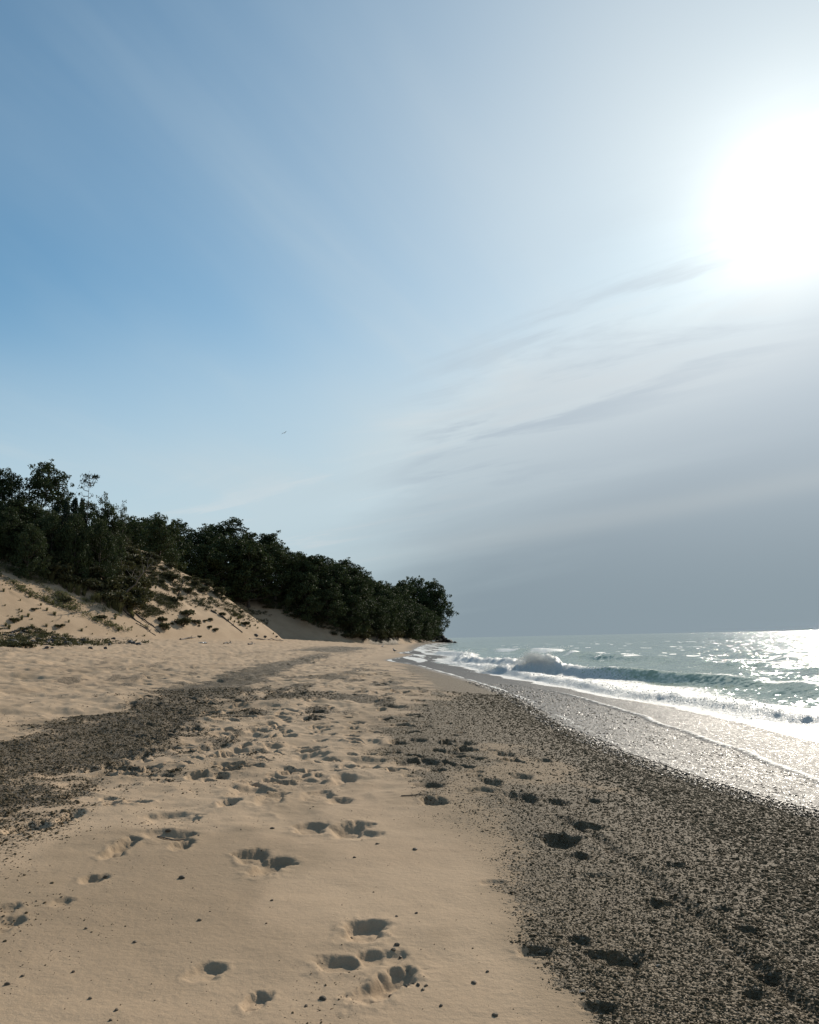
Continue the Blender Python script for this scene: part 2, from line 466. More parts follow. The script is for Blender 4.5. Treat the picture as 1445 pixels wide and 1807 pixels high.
def water_material():
    mt, nt, p, out, h = new_mat("lake_water")
    geo = nt.nodes.new('ShaderNodeNewGeometry'); pos = geo.outputs['Position']
    foam, film, thin = h.attr('foam'), h.attr('film'), h.attr('thin')
    cd = nt.nodes.new('ShaderNodeSeparateXYZ'); nt.links.new(pos, cd.inputs[0])
    far = h.step(cd.outputs[1], 30.0, 400.0)
    big = h.noise(h.mapping(pos, scale=(1, 0.45, 1), rot=(0, 0, R(-20))), 0.05, 3, 0.5)
    deepc = h.mix(h.step(big, 0.35, 0.65), rgb(0.235, 0.300, 0.225), rgb(0.290, 0.350, 0.265))
    col = h.mix(thin, deepc, rgb(0.42, 0.48, 0.33))  # paler crest colour stands in for sunlight coming through the wave
    col = h.mix(film, col, rgb(0.072, 0.070, 0.066))
    nt.links.new(col, p.inputs['Base Color'])
    p.inputs['IOR'].default_value = 1.33
    p.inputs['Roughness'].default_value = 0.10
    def nvec(vec, scale, detail, rough, k):
        n = nt.nodes.new('ShaderNodeTexNoise'); nt.links.new(vec, n.inputs['Vector'])
        n.inputs['Scale'].default_value = scale; n.inputs['Detail'].default_value = detail; n.inputs['Roughness'].default_value = rough
        a = nt.nodes.new('ShaderNodeVectorMath'); a.operation = 'SUBTRACT'; a.inputs[1].default_value = (0.5, 0.5, 0.5)
        nt.links.new(n.outputs['Color'], a.inputs[0])
        b = nt.nodes.new('ShaderNodeVectorMath'); b.operation = 'SCALE'
        nt.links.new(a.outputs[0], b.inputs[0]); h.put(b.inputs['Scale'], k)
        c = nt.nodes.new('ShaderNodeVectorMath'); c.operation = 'MULTIPLY'; c.inputs[1].default_value = (1, 1, 0)
        nt.links.new(b.outputs[0], c.inputs[0])
        return c.outputs[0]
    def vadd(a, b):
        n = nt.nodes.new('ShaderNodeVectorMath'); n.operation = 'ADD'
        nt.links.new(a, n.inputs[0]); nt.links.new(b, n.inputs[1]); return n.outputs[0]
    op = h.m('SUBTRACT', 1.0, film)
    v = nvec(h.mapping(pos, scale=(1.0, 0.6, 1)), 0.9, 3, 0.55, h.m('MULTIPLY', op, 0.62))
    v = vadd(v, nvec(h.mapping(pos, scale=(1.0, 0.7, 1)), 5.0, 3, 0.6, h.m('ADD', h.m('MULTIPLY', op, 1.25), h.m('MULTIPLY', film, 0.4))))
    v = vadd(v, nvec(pos, 32.0, 2, 0.6, h.m('ADD', h.m('MULTIPLY', op, 0.35), h.m('MULTIPLY', film, 2.0))))
    nn = nt.nodes.new('ShaderNodeVectorMath'); nn.operation = 'NORMALIZE'
    nt.links.new(vadd(v, geo.outputs['Normal']), nn.inputs[0])
    nt.links.new(nn.outputs[0], p.inputs['Normal'])
    tl = nt.nodes.new('ShaderNodeBsdfTranslucent'); tl.inputs[0].default_value = rgb(0.40, 0.48, 0.34)
    wm = nt.nodes.new('ShaderNodeMixShader'); nt.links.new(h.m('MULTIPLY', thin, 0.15), wm.inputs[0])
    nt.links.new(p.outputs[0], wm.inputs[1]); nt.links.new(tl.outputs[0], wm.inputs[2])
    sparkle = h.m('MULTIPLY', h.noise(h.mapping(pos, scale=(1.6, 0.5, 1)), 13.0, 3, 0.75), h.m('ADD', h.noise(pos, 45.0, 2, 0.7), 0.5))
    dull = h.m('MULTIPLY', film, h.step(sparkle, 0.69, 0.52))
    nt.links.new(h.m('ADD', 0.09, h.m('MULTIPLY', dull, 0.5)), p.inputs['Roughness'])
    nt.links.new(h.m('SUBTRACT', 0.5, h.m('MULTIPLY', dull, 0.42)), p.inputs['Specular IOR Level'])
    # foam breaks up into lace
    fp = nt.nodes.new('ShaderNodeBsdfPrincipled')
    fn = h.noise(pos, 7.0, 5, 0.62, 0.6)
    vo = nt.nodes.new('ShaderNodeTexVoronoi'); vo.feature = 'DISTANCE_TO_EDGE'; vo.inputs['Scale'].default_value = 4.5
    nt.links.new(h.mapping(pos, scale=(1.2, 0.7, 1)), vo.inputs['Vector'])
    lace = h.m('SUBTRACT', fn, h.m('MULTIPLY', vo.outputs['Distance'], 0.8))
    ff = h.step(h.m('ADD', h.m('MULTIPLY', foam, 1.15), h.m('MULTIPLY', lace, 0.9)), 0.62, 0.95)
    fine = h.noise(pos, 34.0, 4, 0.7)
    fc = h.mix(h.step(fine, 0.3, 0.7), rgb(0.66, 0.66, 0.62), rgb(0.82, 0.82, 0.79))
    nt.links.new(fc, fp.inputs['Base Color'])
    fp.inputs['Roughness'].default_value = 0.45
    fp.subsurface_method = 'BURLEY'
    fp.inputs['Subsurface Weight'].default_value = 0.85
    fp.inputs['Subsurface Radius'].default_value = (1.0, 0.97, 0.90)
    fp.inputs['Subsurface Scale'].default_value = 0.45
    nt.links.new(h.bump(h.m('ADD', h.m('MULTIPLY', fine, 0.03), h.m('MULTIPLY', fn, 0.10)), 0.9, 1.0), fp.inputs['Normal'])
    mx = nt.nodes.new('ShaderNodeMixShader')
    nt.links.new(ff, mx.inputs[0]); ft = nt.nodes.new('ShaderNodeBsdfTranslucent'); ft.inputs[0].default_value = rgb(0.80, 0.80, 0.76)
    fm = nt.nodes.new('ShaderNodeMixShader'); fm.inputs[0].default_value = 0.22
    nt.links.new(fp.outputs[0], fm.inputs[1]); nt.links.new(ft.outputs[0], fm.inputs[2])
    nt.links.new(wm.outputs[0], mx.inputs[1]); nt.links.new(fm.outputs[0], mx.inputs[2])
    nt.links.new(mx.outputs[0], out.inputs['Surface'])
    return mt
M_WATER = water_material()

def leaf_material(name, dark, light, trans=0.25):
    mt, nt, p, out, h = new_mat(name)
    oi = nt.nodes.new('ShaderNodeObjectInfo')
    geo = nt.nodes.new('ShaderNodeNewGeometry')
    nz = h.noise(geo.outputs['Position'], 0.8, 3, 0.6)
    isl = geo.outputs['Random Per Island']
    f = h.m('ADD', h.m('MULTIPLY', isl, 0.45), h.m('ADD', h.m('MULTIPLY', oi.outputs['Random'], 0.35), h.m('MULTIPLY', h.m('SUBTRACT', nz, 0.5), 0.8)), clamp=True)
    col = h.mix(f, rgb(*dark), rgb(*light))
    nt.links.new(col, p.inputs['Base Color'])
    p.inputs['Roughness'].default_value = 0.6
    p.inputs['Specular IOR Level'].default_value = 0.08
    tr = nt.nodes.new('ShaderNodeBsdfTranslucent'); nt.links.new(h.mix(0.5, col, rgb(light[0] * 1.2, light[1] * 1.3, light[2] * 0.8)), tr.inputs[0])
    mx = nt.nodes.new('ShaderNodeMixShader'); mx.inputs[0].default_value = trans
    nt.links.new(p.outputs[0], mx.inputs[1]); nt.links.new(tr.outputs[0], mx.inputs[2])
    nt.links.new(mx.outputs[0], out.inputs['Surface'])
    return mt
M_LEAF = leaf_material("broadleaf_foliage", (0.026, 0.037, 0.019), (0.075, 0.095, 0.041), 0.12)
M_NEEDLE = leaf_material("needle_foliage", (0.018, 0.030, 0.020), (0.040, 0.058, 0.036), 0.08)
M_SHRUB = leaf_material("shrub_foliage", (0.045, 0.046, 0.024), (0.105, 0.100, 0.050), 0.15)
M_GRASS = leaf_material("beach_grass", (0.080, 0.085, 0.042), (0.175, 0.165, 0.085), 0.25)

def plain_material(name, a, b, scale, rough=0.8, bumpd=0.02, spec=0.3):
    mt, nt, p, out, h = new_mat(name)
    tcn = nt.nodes.new('ShaderNodeTexCoord')
    nz = h.noise(tcn.outputs['Object'], scale, 5, 0.6)
    oi = nt.nodes.new('ShaderNodeObjectInfo')
    f = h.m('ADD', h.step(nz, 0.3, 0.7), h.m('MULTIPLY', h.m('SUBTRACT', oi.outputs['Random'], 0.5), 0.9), clamp=True)
    nt.links.new(h.mix(f, rgb(*a), rgb(*b)), p.inputs['Base Color'])
    p.inputs['Roughness'].default_value = rough
    p.inputs['Specular IOR Level'].default_value = spec
    nt.links.new(h.bump(nz, 0.7, bumpd), p.inputs['Normal'])
    return mt
M_BARK = plain_material("bark", (0.045, 0.036, 0.028), (0.10, 0.082, 0.065), 6.0, 0.9, 0.03)
M_DRIFT = plain_material("weathered_wood", (0.060, 0.050, 0.040), (0.13, 0.11, 0.09), 5.0, 0.85, 0.03)
M_ROCK = plain_material("dark_rock", (0.035, 0.032, 0.030), (0.10, 0.092, 0.085), 2.5, 0.75, 0.05)
M_SLAB = plain_material("pale_concrete", (0.22, 0.20, 0.17), (0.36, 0.33, 0.29), 1.5, 0.8, 0.04)
M_PEB = plain_material("pebble_stone", (0.078, 0.058, 0.033), (0.150, 0.112, 0.065), 40.0, 0.75, 0.002, 0.06)
M_WPEB = plain_material("wet_pebble_stone", (0.030, 0.024, 0.018), (0.100, 0.078, 0.056), 40.0, 0.42, 0.002, 0.22)
M_DPEB = plain_material("lone_pebble_stone", (0.070, 0.052, 0.034), (0.17, 0.128, 0.085), 40.0, 0.7, 0.002, 0.2)
M_LITTER = plain_material("white_plastic", (0.72, 0.72, 0.70), (0.82, 0.82, 0.80), 3.0, 0.5, 0.02)
M_GULLW = plain_material("gull_white", (0.55, 0.55, 0.54), (0.70, 0.70, 0.69), 8.0, 0.7, 0.005)
M_GULLG = plain_material("gull_grey", (0.12, 0.125, 0.13), (0.22, 0.225, 0.23), 8.0, 0.7, 0.005)
M_GULLY = plain_material("gull_yellow", (0.30, 0.20, 0.05), (0.38, 0.26, 0.08), 8.0, 0.6, 0.002)

# ------------------------------------------------------------------ the beach and dunes: one sheet of ground
az = np.concatenate([np.linspace(-180, -60, 25)[:-1], np.linspace(-60, -31, 30)[:-1], np.linspace(-31, 33, 641)[:-1], np.linspace(33, 60, 28)[:-1], np.linspace(60, 180, 25)])
def georange(a, b, r):
    n = max(1, int(round(math.log(b / a) / math.log(r))))
    return np.geomspace(a, b, n + 1)[:-1]
dist = np.concatenate([georange(0.25, 2.6, 1.12), georange(2.6, 40, 1.0034), georange(40, 260, 1.008), georange(260, 420, 1.02), georange(420, 3500, 1.25), [3500]])
AZ, DI = np.meshgrid(np.radians(az), dist)
GX, GY = np.sin(AZ) * DI, np.cos(AZ) * DI
GZ = land(GX, GY)
GR, WET, DAMP = gravel(GX, GY)
GU = GX - xs(GY)
DIN = dune_in(GX, GY)

# hummocks of trodden dry sand
nearm = sstep(60, 15, GY)
dry = sstep(-1.6, -3.6, GU) * (DIN < 0.5)
hum = (fbm(GX / 0.55, GY / 0.55, 4, 61) - 0.5)
rid = 1 - np.abs(2 * fbm(GX / 0.8, GY / 0.8, 4, 63, 0.55) - 1)
zone = np.clip(0.10 + 0.9 * sstep(6.0, 9.5, GY + 1.2 * (fbm(GX / 1.5, GY / 1.5, 2, 65) - 0.5) - 0.25 * np.minimum(0, GX + 1)), 0, 1)
smooth_r = 1 - 0.8 * sstep(-0.4, 0.6, GX - np.interp(GY, RGY, RGX)) * sstep(30, 20, GY)
amp = 0.066 * (1 + 0.035 * np.clip(GY - 6, 0, 60))
GZ += dry * zone * smooth_r * (hum * amp * 1.1 + (rid - 0.75) * amp * 0.9)
big_h = fbm(GX / 2.4, GY / 1.7, 3, 67) - 0.5
GZ += dry * sstep(9, 16, GY) * big_h * 0.26 * sstep(-3, -6, GU)
GZ += 0.004 * (fbm(GX / 0.12, GY / 0.12, 3, 69) - 0.5) * sstep(14, 5, DI) + 0.012 * (fbm(GX / 0.35, GY / 0.35, 3, 71) - 0.5) * sstep(30, 8, DI)
GZ += GR * 0.014 * (fbm(GX / 0.06, GY / 0.06, 2, 73) - 0.5) * sstep(12, 5, DI)

# footprints pressed into it
azr = np.radians(az)
PD, PL = np.zeros_like(GZ), np.zeros_like(GZ)
def press(cx, cy, rx, ry, depth, rot, seed, rim=0.22):
    d = math.hypot(cx, cy); rad = 2.0 * max(rx, ry)
    j0, j1 = np.searchsorted(azr, [math.atan2(cx, cy) - rad / d, math.atan2(cx, cy) + rad / d])
    i0, i1 = np.searchsorted(dist, [d - rad, d + rad])
    if j1 - j0 < 2 or i1 - i0 < 2: return
    sl = (slice(i0, i1), slice(j0, j1))
    X, Y = GX[sl] - cx, GY[sl] - cy
    c, s = math.cos(rot), math.sin(rot)
    a, b = (X * c + Y * s) / rx, (-X * s + Y * c) / ry
    w = fbm(X / (rx * 0.9) + seed * 3.7, Y / (rx * 0.9) + seed, 4, 81, 0.6) - 0.5
    w3 = fbm(X / (rx * 0.32) + seed, Y / (rx * 0.32), 2, 83) - 0.5
    # a foot: narrower at the waist, toe end deeper
    a = a * (1 + 0.35 * np.exp(-((b + 0.15) / 0.35) ** 2))
    rr = np.sqrt(a * a + b * b) * (1 + 0.95 * w + 0.22 * w3)
    hole = -depth * sstep(1.0, 0.52, rr) * (1 + 0.30 * np.clip(b, -1, 1) + 0.9 * w + 0.25 * w3)
    lip = rim * depth * np.exp(-((rr - 1.2) / 0.24) ** 2) * np.clip(0.5 + 3.0 * w, 0, 2)
    PD[sl] = np.minimum(PD[sl], hole); PL[sl] = np.maximum(PL[sl], lip)

PRINTS = [  # px, py, width px, height px, tilt in degrees, depth factor
    (642, 1643, 84, 36, 0, 1.0), (600, 1702, 100, 28, -8, .75), (682, 1738, 70, 66, 28, .95), (655, 1690, 60, 26, 0, .8), (690, 1690, 50, 28, 20, .6),
    (365, 1714, 62, 26, 20, .8), (452, 1766, 44, 30, 15, .9), (445, 1512, 60, 24, -10, .9), (478, 1528, 62, 28, 10, 1.1), (548, 1461, 62, 20, 0, .9), (615, 1463, 70, 24, 0, 1.1),
    (645, 1474, 50, 14, 20, .7), (440, 1397, 78, 24, 0, 1.1), (480, 1408, 56, 26, 0, 1.0), (401, 1419, 40, 14, 0, .9), (562, 1403, 64, 20, 0, .9), (600, 1411, 50, 12, 0, .7),
    (548, 1376, 70, 16, 0, .9), (606, 1374, 46, 20, 0, .9), (712, 1345, 46, 18, 0, 1.2), (752, 1347, 50, 20, 0, 1.2), (765, 1416, 48, 18, 0, 1.1), (760, 1386, 60, 10, 0, .8), (846, 1396, 56, 10, 0, .8),
    (915, 1411, 72, 28, 0, 1.3), (983, 1416, 44, 14, 0, .9), (1047, 1413, 34, 12, 0, 1.0), (890, 1331, 50, 11, 0, 1.0), (918, 1370, 50, 13, 0, 1.0), (866, 1380, 46, 16, 0, 1.),
    (984, 1483, 76, 22, 0, 1.3), (1022, 1511, 38, 12, 0, 1.0), (1035, 1459, 60, 12, 12, .9), (550, 1336, 62, 18, 0, 1.1), (432, 1296, 62, 20, 0, 1.1), (330, 1312, 80, 16, 0, .9), (380, 1320, 50, 14, 0, .9),
    (300, 1474, 90, 18, 0, .8), (322, 1490, 40, 20, 0, .9), (213, 1496, 44, 28, 0, .9), (42, 1462, 60, 22, 0, 1.2), (70, 1462, 28, 14, 0, 1.0), (164, 1552, 44, 15, -8, .9), (300, 1442, 80, 20, -15, .7), (330, 1446, 44, 20, 0, .6),
    (122, 1441, 34, 16, 0, 1.), (12, 1632, 40, 22, 0, .8), (10, 1606, 40, 16, 0, .7), (110, 1592, 40, 12, 0, .5), (1320, 1643, 46, 20, 0, 1.0), (1100, 1697, 84, 34, 14, 1.0), (1060, 1690, 50, 22, 0, .7), (945, 1681, 70, 22, 6, .8),
    (1020, 1661, 46, 18, 0, .8), (1060, 1780, 70, 20, 10, .8), (1172, 1597, 66, 16, 10, .8), (1350, 1722, 54, 14, 10, .6), (1190, 1527, 44, 10, 0, .7), (1050, 1545, 70, 10, 0, .6), (1270, 1605, 40, 10, 0, .6), (870, 1558, 44, 10, 0, .6),
    (820, 1312, 50, 9, 0, 1.), (800, 1328, 46, 9, 0, 1.), (650, 1345, 60, 14, 0, 1.0), (655, 1310, 50, 10, 0, 1.), (735, 1306, 40, 9, 0, 1.), (960, 1341, 30, 8, 0, 1.), (650, 1237, 70, 9, 0, 1.4), (690, 1247, 60, 8, 0, 1.2), (1330, 1757, 44, 14, 0, .7)]
pp, ok = hits([a[0] for a in PRINTS], [a[1] for a in PRINTS])
for k, (q, P) in enumerate(zip(pp, PRINTS)):
    d = math.hypot(q[0], q[1])
    rx = 0.5 * P[2] * d / F * 1.15
    ry = 0.5 * P[3] * d * d / (F * (EYE[2] - q[2])) * 1.05
    press(q[0], q[1], rx, ry, 0.040 * P[5] * min(1.3, max(0.75, (rx + ry) / 0.30)), R(-P[4]), k)
r2 = np.random.default_rng(5)
for k in range(1050):
    y = 7.2 * math.exp(r2.random() * 2.5)
    t = r2.random()
    x = (-0.34 + 0.50 * t) * y if r2.random() < 0.6 else float(np.interp(y, SHY, SHX)) - 2.6 - 5.0 * r2.random() ** 0.8
    u = x - float(np.interp(y, SHY, SHX))
    if u < -16 and r2.random() < 0.4: continue
    if u > -2.2 or (x > -0.9 and y < 9.5) or (y < 9 and -2.6 < x): continue
    s = 0.55 + 0.8 * r2.random() ** 1.5 + 0.008 * y
    press(x, y, 0.11 * s * r2.uniform(.7, 1.4), 0.17 * s, (0.03 + 0.035 * r2.random()) * s * (1 + 0.014 * y), (r2.random() - 0.5) * 2.4, k + 100, 0.35)
GZ += PD + PL * np.clip(1 + PD / 0.012, 0, 1)
# the long groove dragged through the gravel
tr = hits([985, 1050, 1100, 1160, 1200, 1250, 1300, 1345, 1445], [1440, 1475, 1515, 1560, 1590, 1635, 1680, 1715, 1800])[0]
td = poly_dist(GX, GY, [(a[0], a[1]) for a in tr])
GZ += (-0.023 * np.exp(-(td / 0.05) ** 2) + 0.010 * np.exp(-((td - 0.10) / 0.045) ** 2)) * (0.5 + fbm(GX / 0.4, GY / 0.4, 2, 91)) * (DI < 14)

# leaf litter under the woods
LITTER_SHADE = sstep(10.5, 13.5, DIN + 5 * (fbm(GX / 9, GY / 9, 3, 95) - 0.5)) * np.where(GY < 158, sstep(-50, -62, GX + 0.0 * GY), 1)
LITTER_SHADE = np.maximum(LITTER_SHADE, sstep(2, 5, DIN) * sstep(212, 224, GY))
LITTER_SHADE *= np.where((GY > 160) & (GY < 214), sstep(9, 15, DIN + 6 * (fbm(GX / 3, GY / 5, 3, 97) - 0.5)), 1)

_sx = GX * 0.55 - GY * 0.83; _sy = GX * 0.83 + GY * 0.55
LITTER_SHADE = np.maximum(LITTER_SHADE, 0.75 * sstep(0.55, 0.68, fbm(_sx / 1.3, _sy / 4.2, 4, 99)) * sstep(5.5, 9, DIN) * (GY > 95) * (GY < 158))  # shadow lines, logs and grass painted in as dark streaks down the shoulder
nr, nc = GX.shape
idx = np.arange(nr * nc).reshape(nr, nc)
Fq = np.stack([idx[:-1, :-1], idx[1:, :-1], idx[1:, 1:], idx[:-1, 1:]], -1).reshape(-1, 4)[:, ::-1]
ucell = np.maximum.reduce([GU[:-1, :-1], GU[1:, 1:]]).ravel()
dcell = DI[:-1, :-1].ravel()
keep = ~((ucell > 9) & (dcell > 12) & (dcell < 400))
Fq = Fq[keep]
used = np.zeros(nr * nc, bool); used[Fq.ravel()] = True
remap = np.cumsum(used) - 1
V = np.stack([GX, GY, GZ], -1).reshape(-1, 3)[used]
at = {k: v.ravel()[used] for k, v in (('gravel', GR), ('wet', WET), ('damp', DAMP), ('litter', LITTER_SHADE))}
beach = link("beach_ground", mesh_np("beach_ground", V, remap[Fq], [M_SAND], True, at))
tag(beach, "pale trampled sand beach with gravel strips rising into dunes", None, None, 'structure')

def gz(x, y):
    """height of the built sheet (prints included) by lookup"""
    d = math.hypot(x, y); a = math.atan2(x, y)
    i = min(max(np.searchsorted(dist, d), 1), nr - 1); j = min(max(np.searchsorted(azr, a), 1), nc - 1)
    fi = (d - dist[i - 1]) / (dist[i] - dist[i - 1]); fj = (a - azr[j - 1]) / (azr[j] - azr[j - 1])
    return float((GZ[i - 1, j - 1] * (1 - fj) + GZ[i - 1, j] * fj) * (1 - fi) + (GZ[i, j - 1] * (1 - fj) + GZ[i, j] * fj) * fi)
def gzv(x, y):
    d = np.hypot(x, y); a = np.arctan2(x, y)
    i = np.clip(np.searchsorted(dist, d), 1, nr - 1); j = np.clip(np.searchsorted(azr, a), 1, nc - 1)
    fi = (d - dist[i - 1]) / (dist[i] - dist[i - 1]); fj = (a - azr[j - 1]) / (azr[j] - azr[j - 1])
    return (GZ[i - 1, j - 1] * (1 - fj) + GZ[i - 1, j] * fj) * (1 - fi) + (GZ[i, j - 1] * (1 - fj) + GZ[i, j] * fj) * fi

# ------------------------------------------------------------------ the lake
WL = -0.60
def crest(pts):
    q = [plane_pt(a, b, WL) for a, b in pts]
    a = np.array(sorted((p[1], p[0] - float(xs(np.array(p[1])))) for p in q))
    return a[:, 0], a[:, 1]
CA = crest([(1600, 1330), (1445, 1283), (1330, 1268), (1200, 1247), (1100, 1232), (1000, 1214), (900, 1196), (840, 1182), (790, 1168)])
CB = crest([(1700, 1262), (1445, 1226), (1330, 1212), (1250, 1205), (1100, 1197), (1000, 1191), (945, 1189), (880, 1174), (820, 1160), (785, 1150)])
CC = crest([(1700, 1218), (1445, 1192), (1300, 1184), (1150, 1168), (1000, 1157), (900, 1152), (850, 1148), (815, 1142)])

def build_water():
    a = np.radians(np.concatenate([np.linspace(-30, -12, 10)[:-1], np.linspace(-12, 33, 421)[:-1], np.linspace(33, 62, 60)]))
    d = np.concatenate([georange(3.0, 8, 1.03), georange(8, 75, 1.0055), georange(75, 400, 1.02), georange(400, 9000, 1.10), [9000]])
    A, D = np.meshgrid(a, d)
    X, Y = np.sin(A) * D, np.cos(A) * D
    U = X - xs(Y)
    base = land(X, Y)
    # open water swell
    sw = np.zeros_like(X)
    for wl, am, dr, ph in ((11, .10, -8, .3), (7.1, .07, 14, 1.9), (4.3, .055, -30, 4.0), (2.6, .03, 30, 2.2), (1.7, .022, -12, 5.1), (23, .12, 5, 1.1)):
        kx, ky = math.cos(R(dr)) * 2 * math.pi / wl, math.sin(R(dr)) * 2 * math.pi / wl
        w = X * kx + Y * ky + ph + 2.2 * fbm(X / (wl * 1.8), Y / (wl * 1.8), 2, 103)
        cut = sstep(wl * 60, wl * 25, D)
        sw += am * cut * (np.sin(w) + 0.25 * np.sin(2 * w + 0.6))
    sw *= (1 - 0.55 * sstep(50, 140, D)) * sstep(3, 14, U) * (0.55 + 0.9 * fbm(X / 14, Y / 14, 2, 105))
    Z = WL + sw
    foam = np.zeros_like(X); thin = np.zeros_like(X)
    wob = (fbm(X / 2.5, Y / 2.5, 3, 107) - 0.5) * 1.2
    n5 = fbm(X / 0.55, Y / 0.55, 4, 109, 0.6)
    n6 = fbm(X / 1.7, Y / 1.7, 3, 111)
    # near bore, tumbling foam
    s = U - np.interp(Y, *CA) + wob * 0.8 - 0.6
    along = np.minimum(0.62 + 0.7 * fbm(Y / 3.2, X * 0 + 3.3, 2, 113), 0.95)
    hA = np.where(s < 0, np.exp(-(s / 0.42) ** 2), np.exp(-(s / 1.5) ** 2)) * (s > -4)
    fa = sstep(80, 45, Y)
    Z += 0.25 * hA * along * fa
    fA = np.where(s < 0, sstep(-1.5, -0.9, s), sstep(4.2, 0.5, s)) * (0.92 + 0.3 * n6)
    wide = sstep(20, 34, Y)
    fA = np.maximum(fA, np.where(s < 0, sstep(-0.9, -0.3, s), sstep(5.5, 1.0, s)) * wide * 0.9)
    foam = np.maximum(foam, fA * fa)
    Z += 0.17 * fA * (n5 - 0.4) * fa * sstep(-0.9, -0.1, s)
    # second breaker: green face, breaking at its far end
    s = U - np.interp(Y, *CB) + wob * 0.5
    ab = np.interp(Y, [10, 22, 28, 33, 38, 43, 46, 50, 60, 80, 110, 140], [.08, .08, .10, .26, .50, .50, .46, .42, .40, .40, .32, 0])
    hB = np.where(s < 0, np.exp(-(np.abs(s) / 0.62) ** 2.4), np.exp(-(s / 2.1) ** 2))
    Z += ab * hB * (0.85 + 0.3 * n6) - 0.10 * ab * np.exp(-((s + 1.5) / 0.8) ** 2)
    thin = np.maximum(thin, ab / 0.7 * np.exp(-((s + 0.1) / 0.8) ** 2))  # crest mask where the light shining through is painted
    brk = sstep(42.5, 46, Y) * sstep(150, 100, Y)
    fB = np.where(s < 0, sstep(-1.6, -0.2, s), sstep(2.2, 0.3, s)) * brk
    fB = np.maximum(fB, sstep(-3.6, -0.6, s) * sstep(1.2, 0.0, s) * brk * (0.5 + n6 * 0.6))
    fB = np.maximum(fB, 0.50 * np.exp(-((s - 0.1) / 0.22) ** 2) * n6 * 1.5 * sstep(20, 26, Y))
    foam = np.maximum(foam, fB)
    Z += 0.42 * fB * (n5 - 0.35) * brk
    # where it breaks hardest the water is thrown up in a ragged plume
    pc = plane_pt(945, 1191, WL)
    px_, py_ = (X - pc[0]), (Y - pc[1])
    la = px_ * 0.83 - py_ * 0.55; lb = px_ * 0.55 + py_ * 0.83
    n7 = fbm(X / 0.28, Y / 0.45, 4, 127, 0.62)
    n8 = fbm(X / 0.11, Y / 0.18, 3, 128, 0.6)
    rad = (la / 1.45) ** 2 + np.where(lb < 0, (lb / 0.75) ** 2, (lb / 1.5) ** 2)
    dome = np.sqrt(np.clip(1 - rad * (0.55 + 0.9 * n7), 0, 1))
    rad2 = ((la + 2.1) / 1.5) ** 2 + (lb / 0.9) ** 2
    tail = np.sqrt(np.clip(1 - rad2 * (0.55 + 0.9 * n7), 0, 1))
    pk = np.maximum(0.66 * dome, 0.28 * tail)
    Z += pk * (0.60 + 0.55 * n7 + 0.42 * (n8 - 0.3))
    foam = np.maximum(foam, sstep(0.02, 0.2, pk))
    # third swell further out
    s = U - np.interp(Y, *CC) + wob
    ac = np.interp(Y, [20, 32, 45, 60, 85, 110, 160], [.20, .36, .34, .3, .55, .5, .2]) * (0.45 + 0.9 * fbm(Y / 9, X * 0 + 1.1, 2, 117))
    hC = np.where(s < 0, np.exp(-(s / 0.9) ** 2), np.exp(-(s / 2.8) ** 2))
    Z += ac * hC
    thin = np.maximum(thin, 0.8 * ac * hC)
    brc = sstep(74, 84, Y) * sstep(125, 105, Y)
    fC = np.where(s < 0, sstep(-1.5, -0.2, s), sstep(2.0, 0.3, s)) * brc * sstep(.35, .6, fbm(Y / 6, X * 0 + 9.1, 2, 118))
    foam = np.maximum(foam, fC)
    # sparse caps out on the lake
    cap = sstep(0.73, 0.78, fbm(X / 3.0, Y / 1.2, 3, 119)) * sstep(12, 20, U) * sstep(420, 60, D) * 0.75
    foam = np.maximum(foam, cap)
    # wash running up the shingle: a thin film with a foamy lip
    runup = base + 0.010
    film = sstep(0.02, 0.0, (Z - base) - 0.03) * (U < 9)
    Z = np.maximum(Z, runup)
    film = np.maximum(film, 0.85 * sstep(5.6, 4.0, U + 0.6 * wob) * sstep(45, 30, Y))
    lip = np.exp(-((U - 0.16 - 0.35 * wob) / 0.14) ** 2) * sstep(0.35, 0.6, n6 + 0.15 * wide) * 0.75
    foam = np.maximum(foam, lip * (Y > 6) * (0.35 + 0.65 * sstep(14, 30, Y)))
    l2 = U - (1.9 + 0.05 * Y * 0 + 0.9 * (fbm(Y / 5.5, X * 0 + 7.7, 3, 121) - 0.5) * 2)
    lip2 = np.exp(-(l2 / 0.10) ** 2) * sstep(40, 24, Y) * sstep(9, 11, Y)
    Z += 0.035 * lip2 + 0.02 * sstep(0, 0.2, l2) * (Z < WL + 0.2) * sstep(40, 24, Y)
    foam = np.maximum(foam, 0.42 * lip2)
    foam = np.maximum(foam, 0.14 * sstep(2.0, 3.0, U) * sstep(7, 4.5, U) * n6 * 1.4 * sstep(60, 30, Y))
    # wash far along the beach: bands of foam
    fw = sstep(60, 75, Y) * sstep(360, 250, Y) * sstep(-0.1, 0.3, U) * sstep(9 + 0 * Y, 3, U) * sstep(0.42, 0.60, fbm(X / 1.6 + 0.05 * Y, Y / 9, 3, 123))
    foam = np.maximum(foam, 0.95 * fw)
    film = film * sstep(0.0, 0.2, U + 0.2)
    nr_, nc_ = X.shape
    ii = np.arange(nr_ * nc_).reshape(nr_, nc_)
    Q = np.stack([ii[:-1, :-1], ii[1:, :-1], ii[1:, 1:], ii[:-1, 1:]], -1).reshape(-1, 4)[:, ::-1]
    un = 0.06 * (fbm(X / 0.3, Y / 0.3, 3, 125) - 0.5) + 0.5 * wob * 0.5
    UU = U + un
    uc = np.minimum.reduce([UU[:-1, :-1], UU[1:, :-1], UU[1:, 1:], UU[:-1, 1:]]).ravel()
    Q = Q[uc > 0.0]
    us = np.zeros(nr_ * nc_, bool); us[Q.ravel()] = True
    rm = np.cumsum(us) - 1
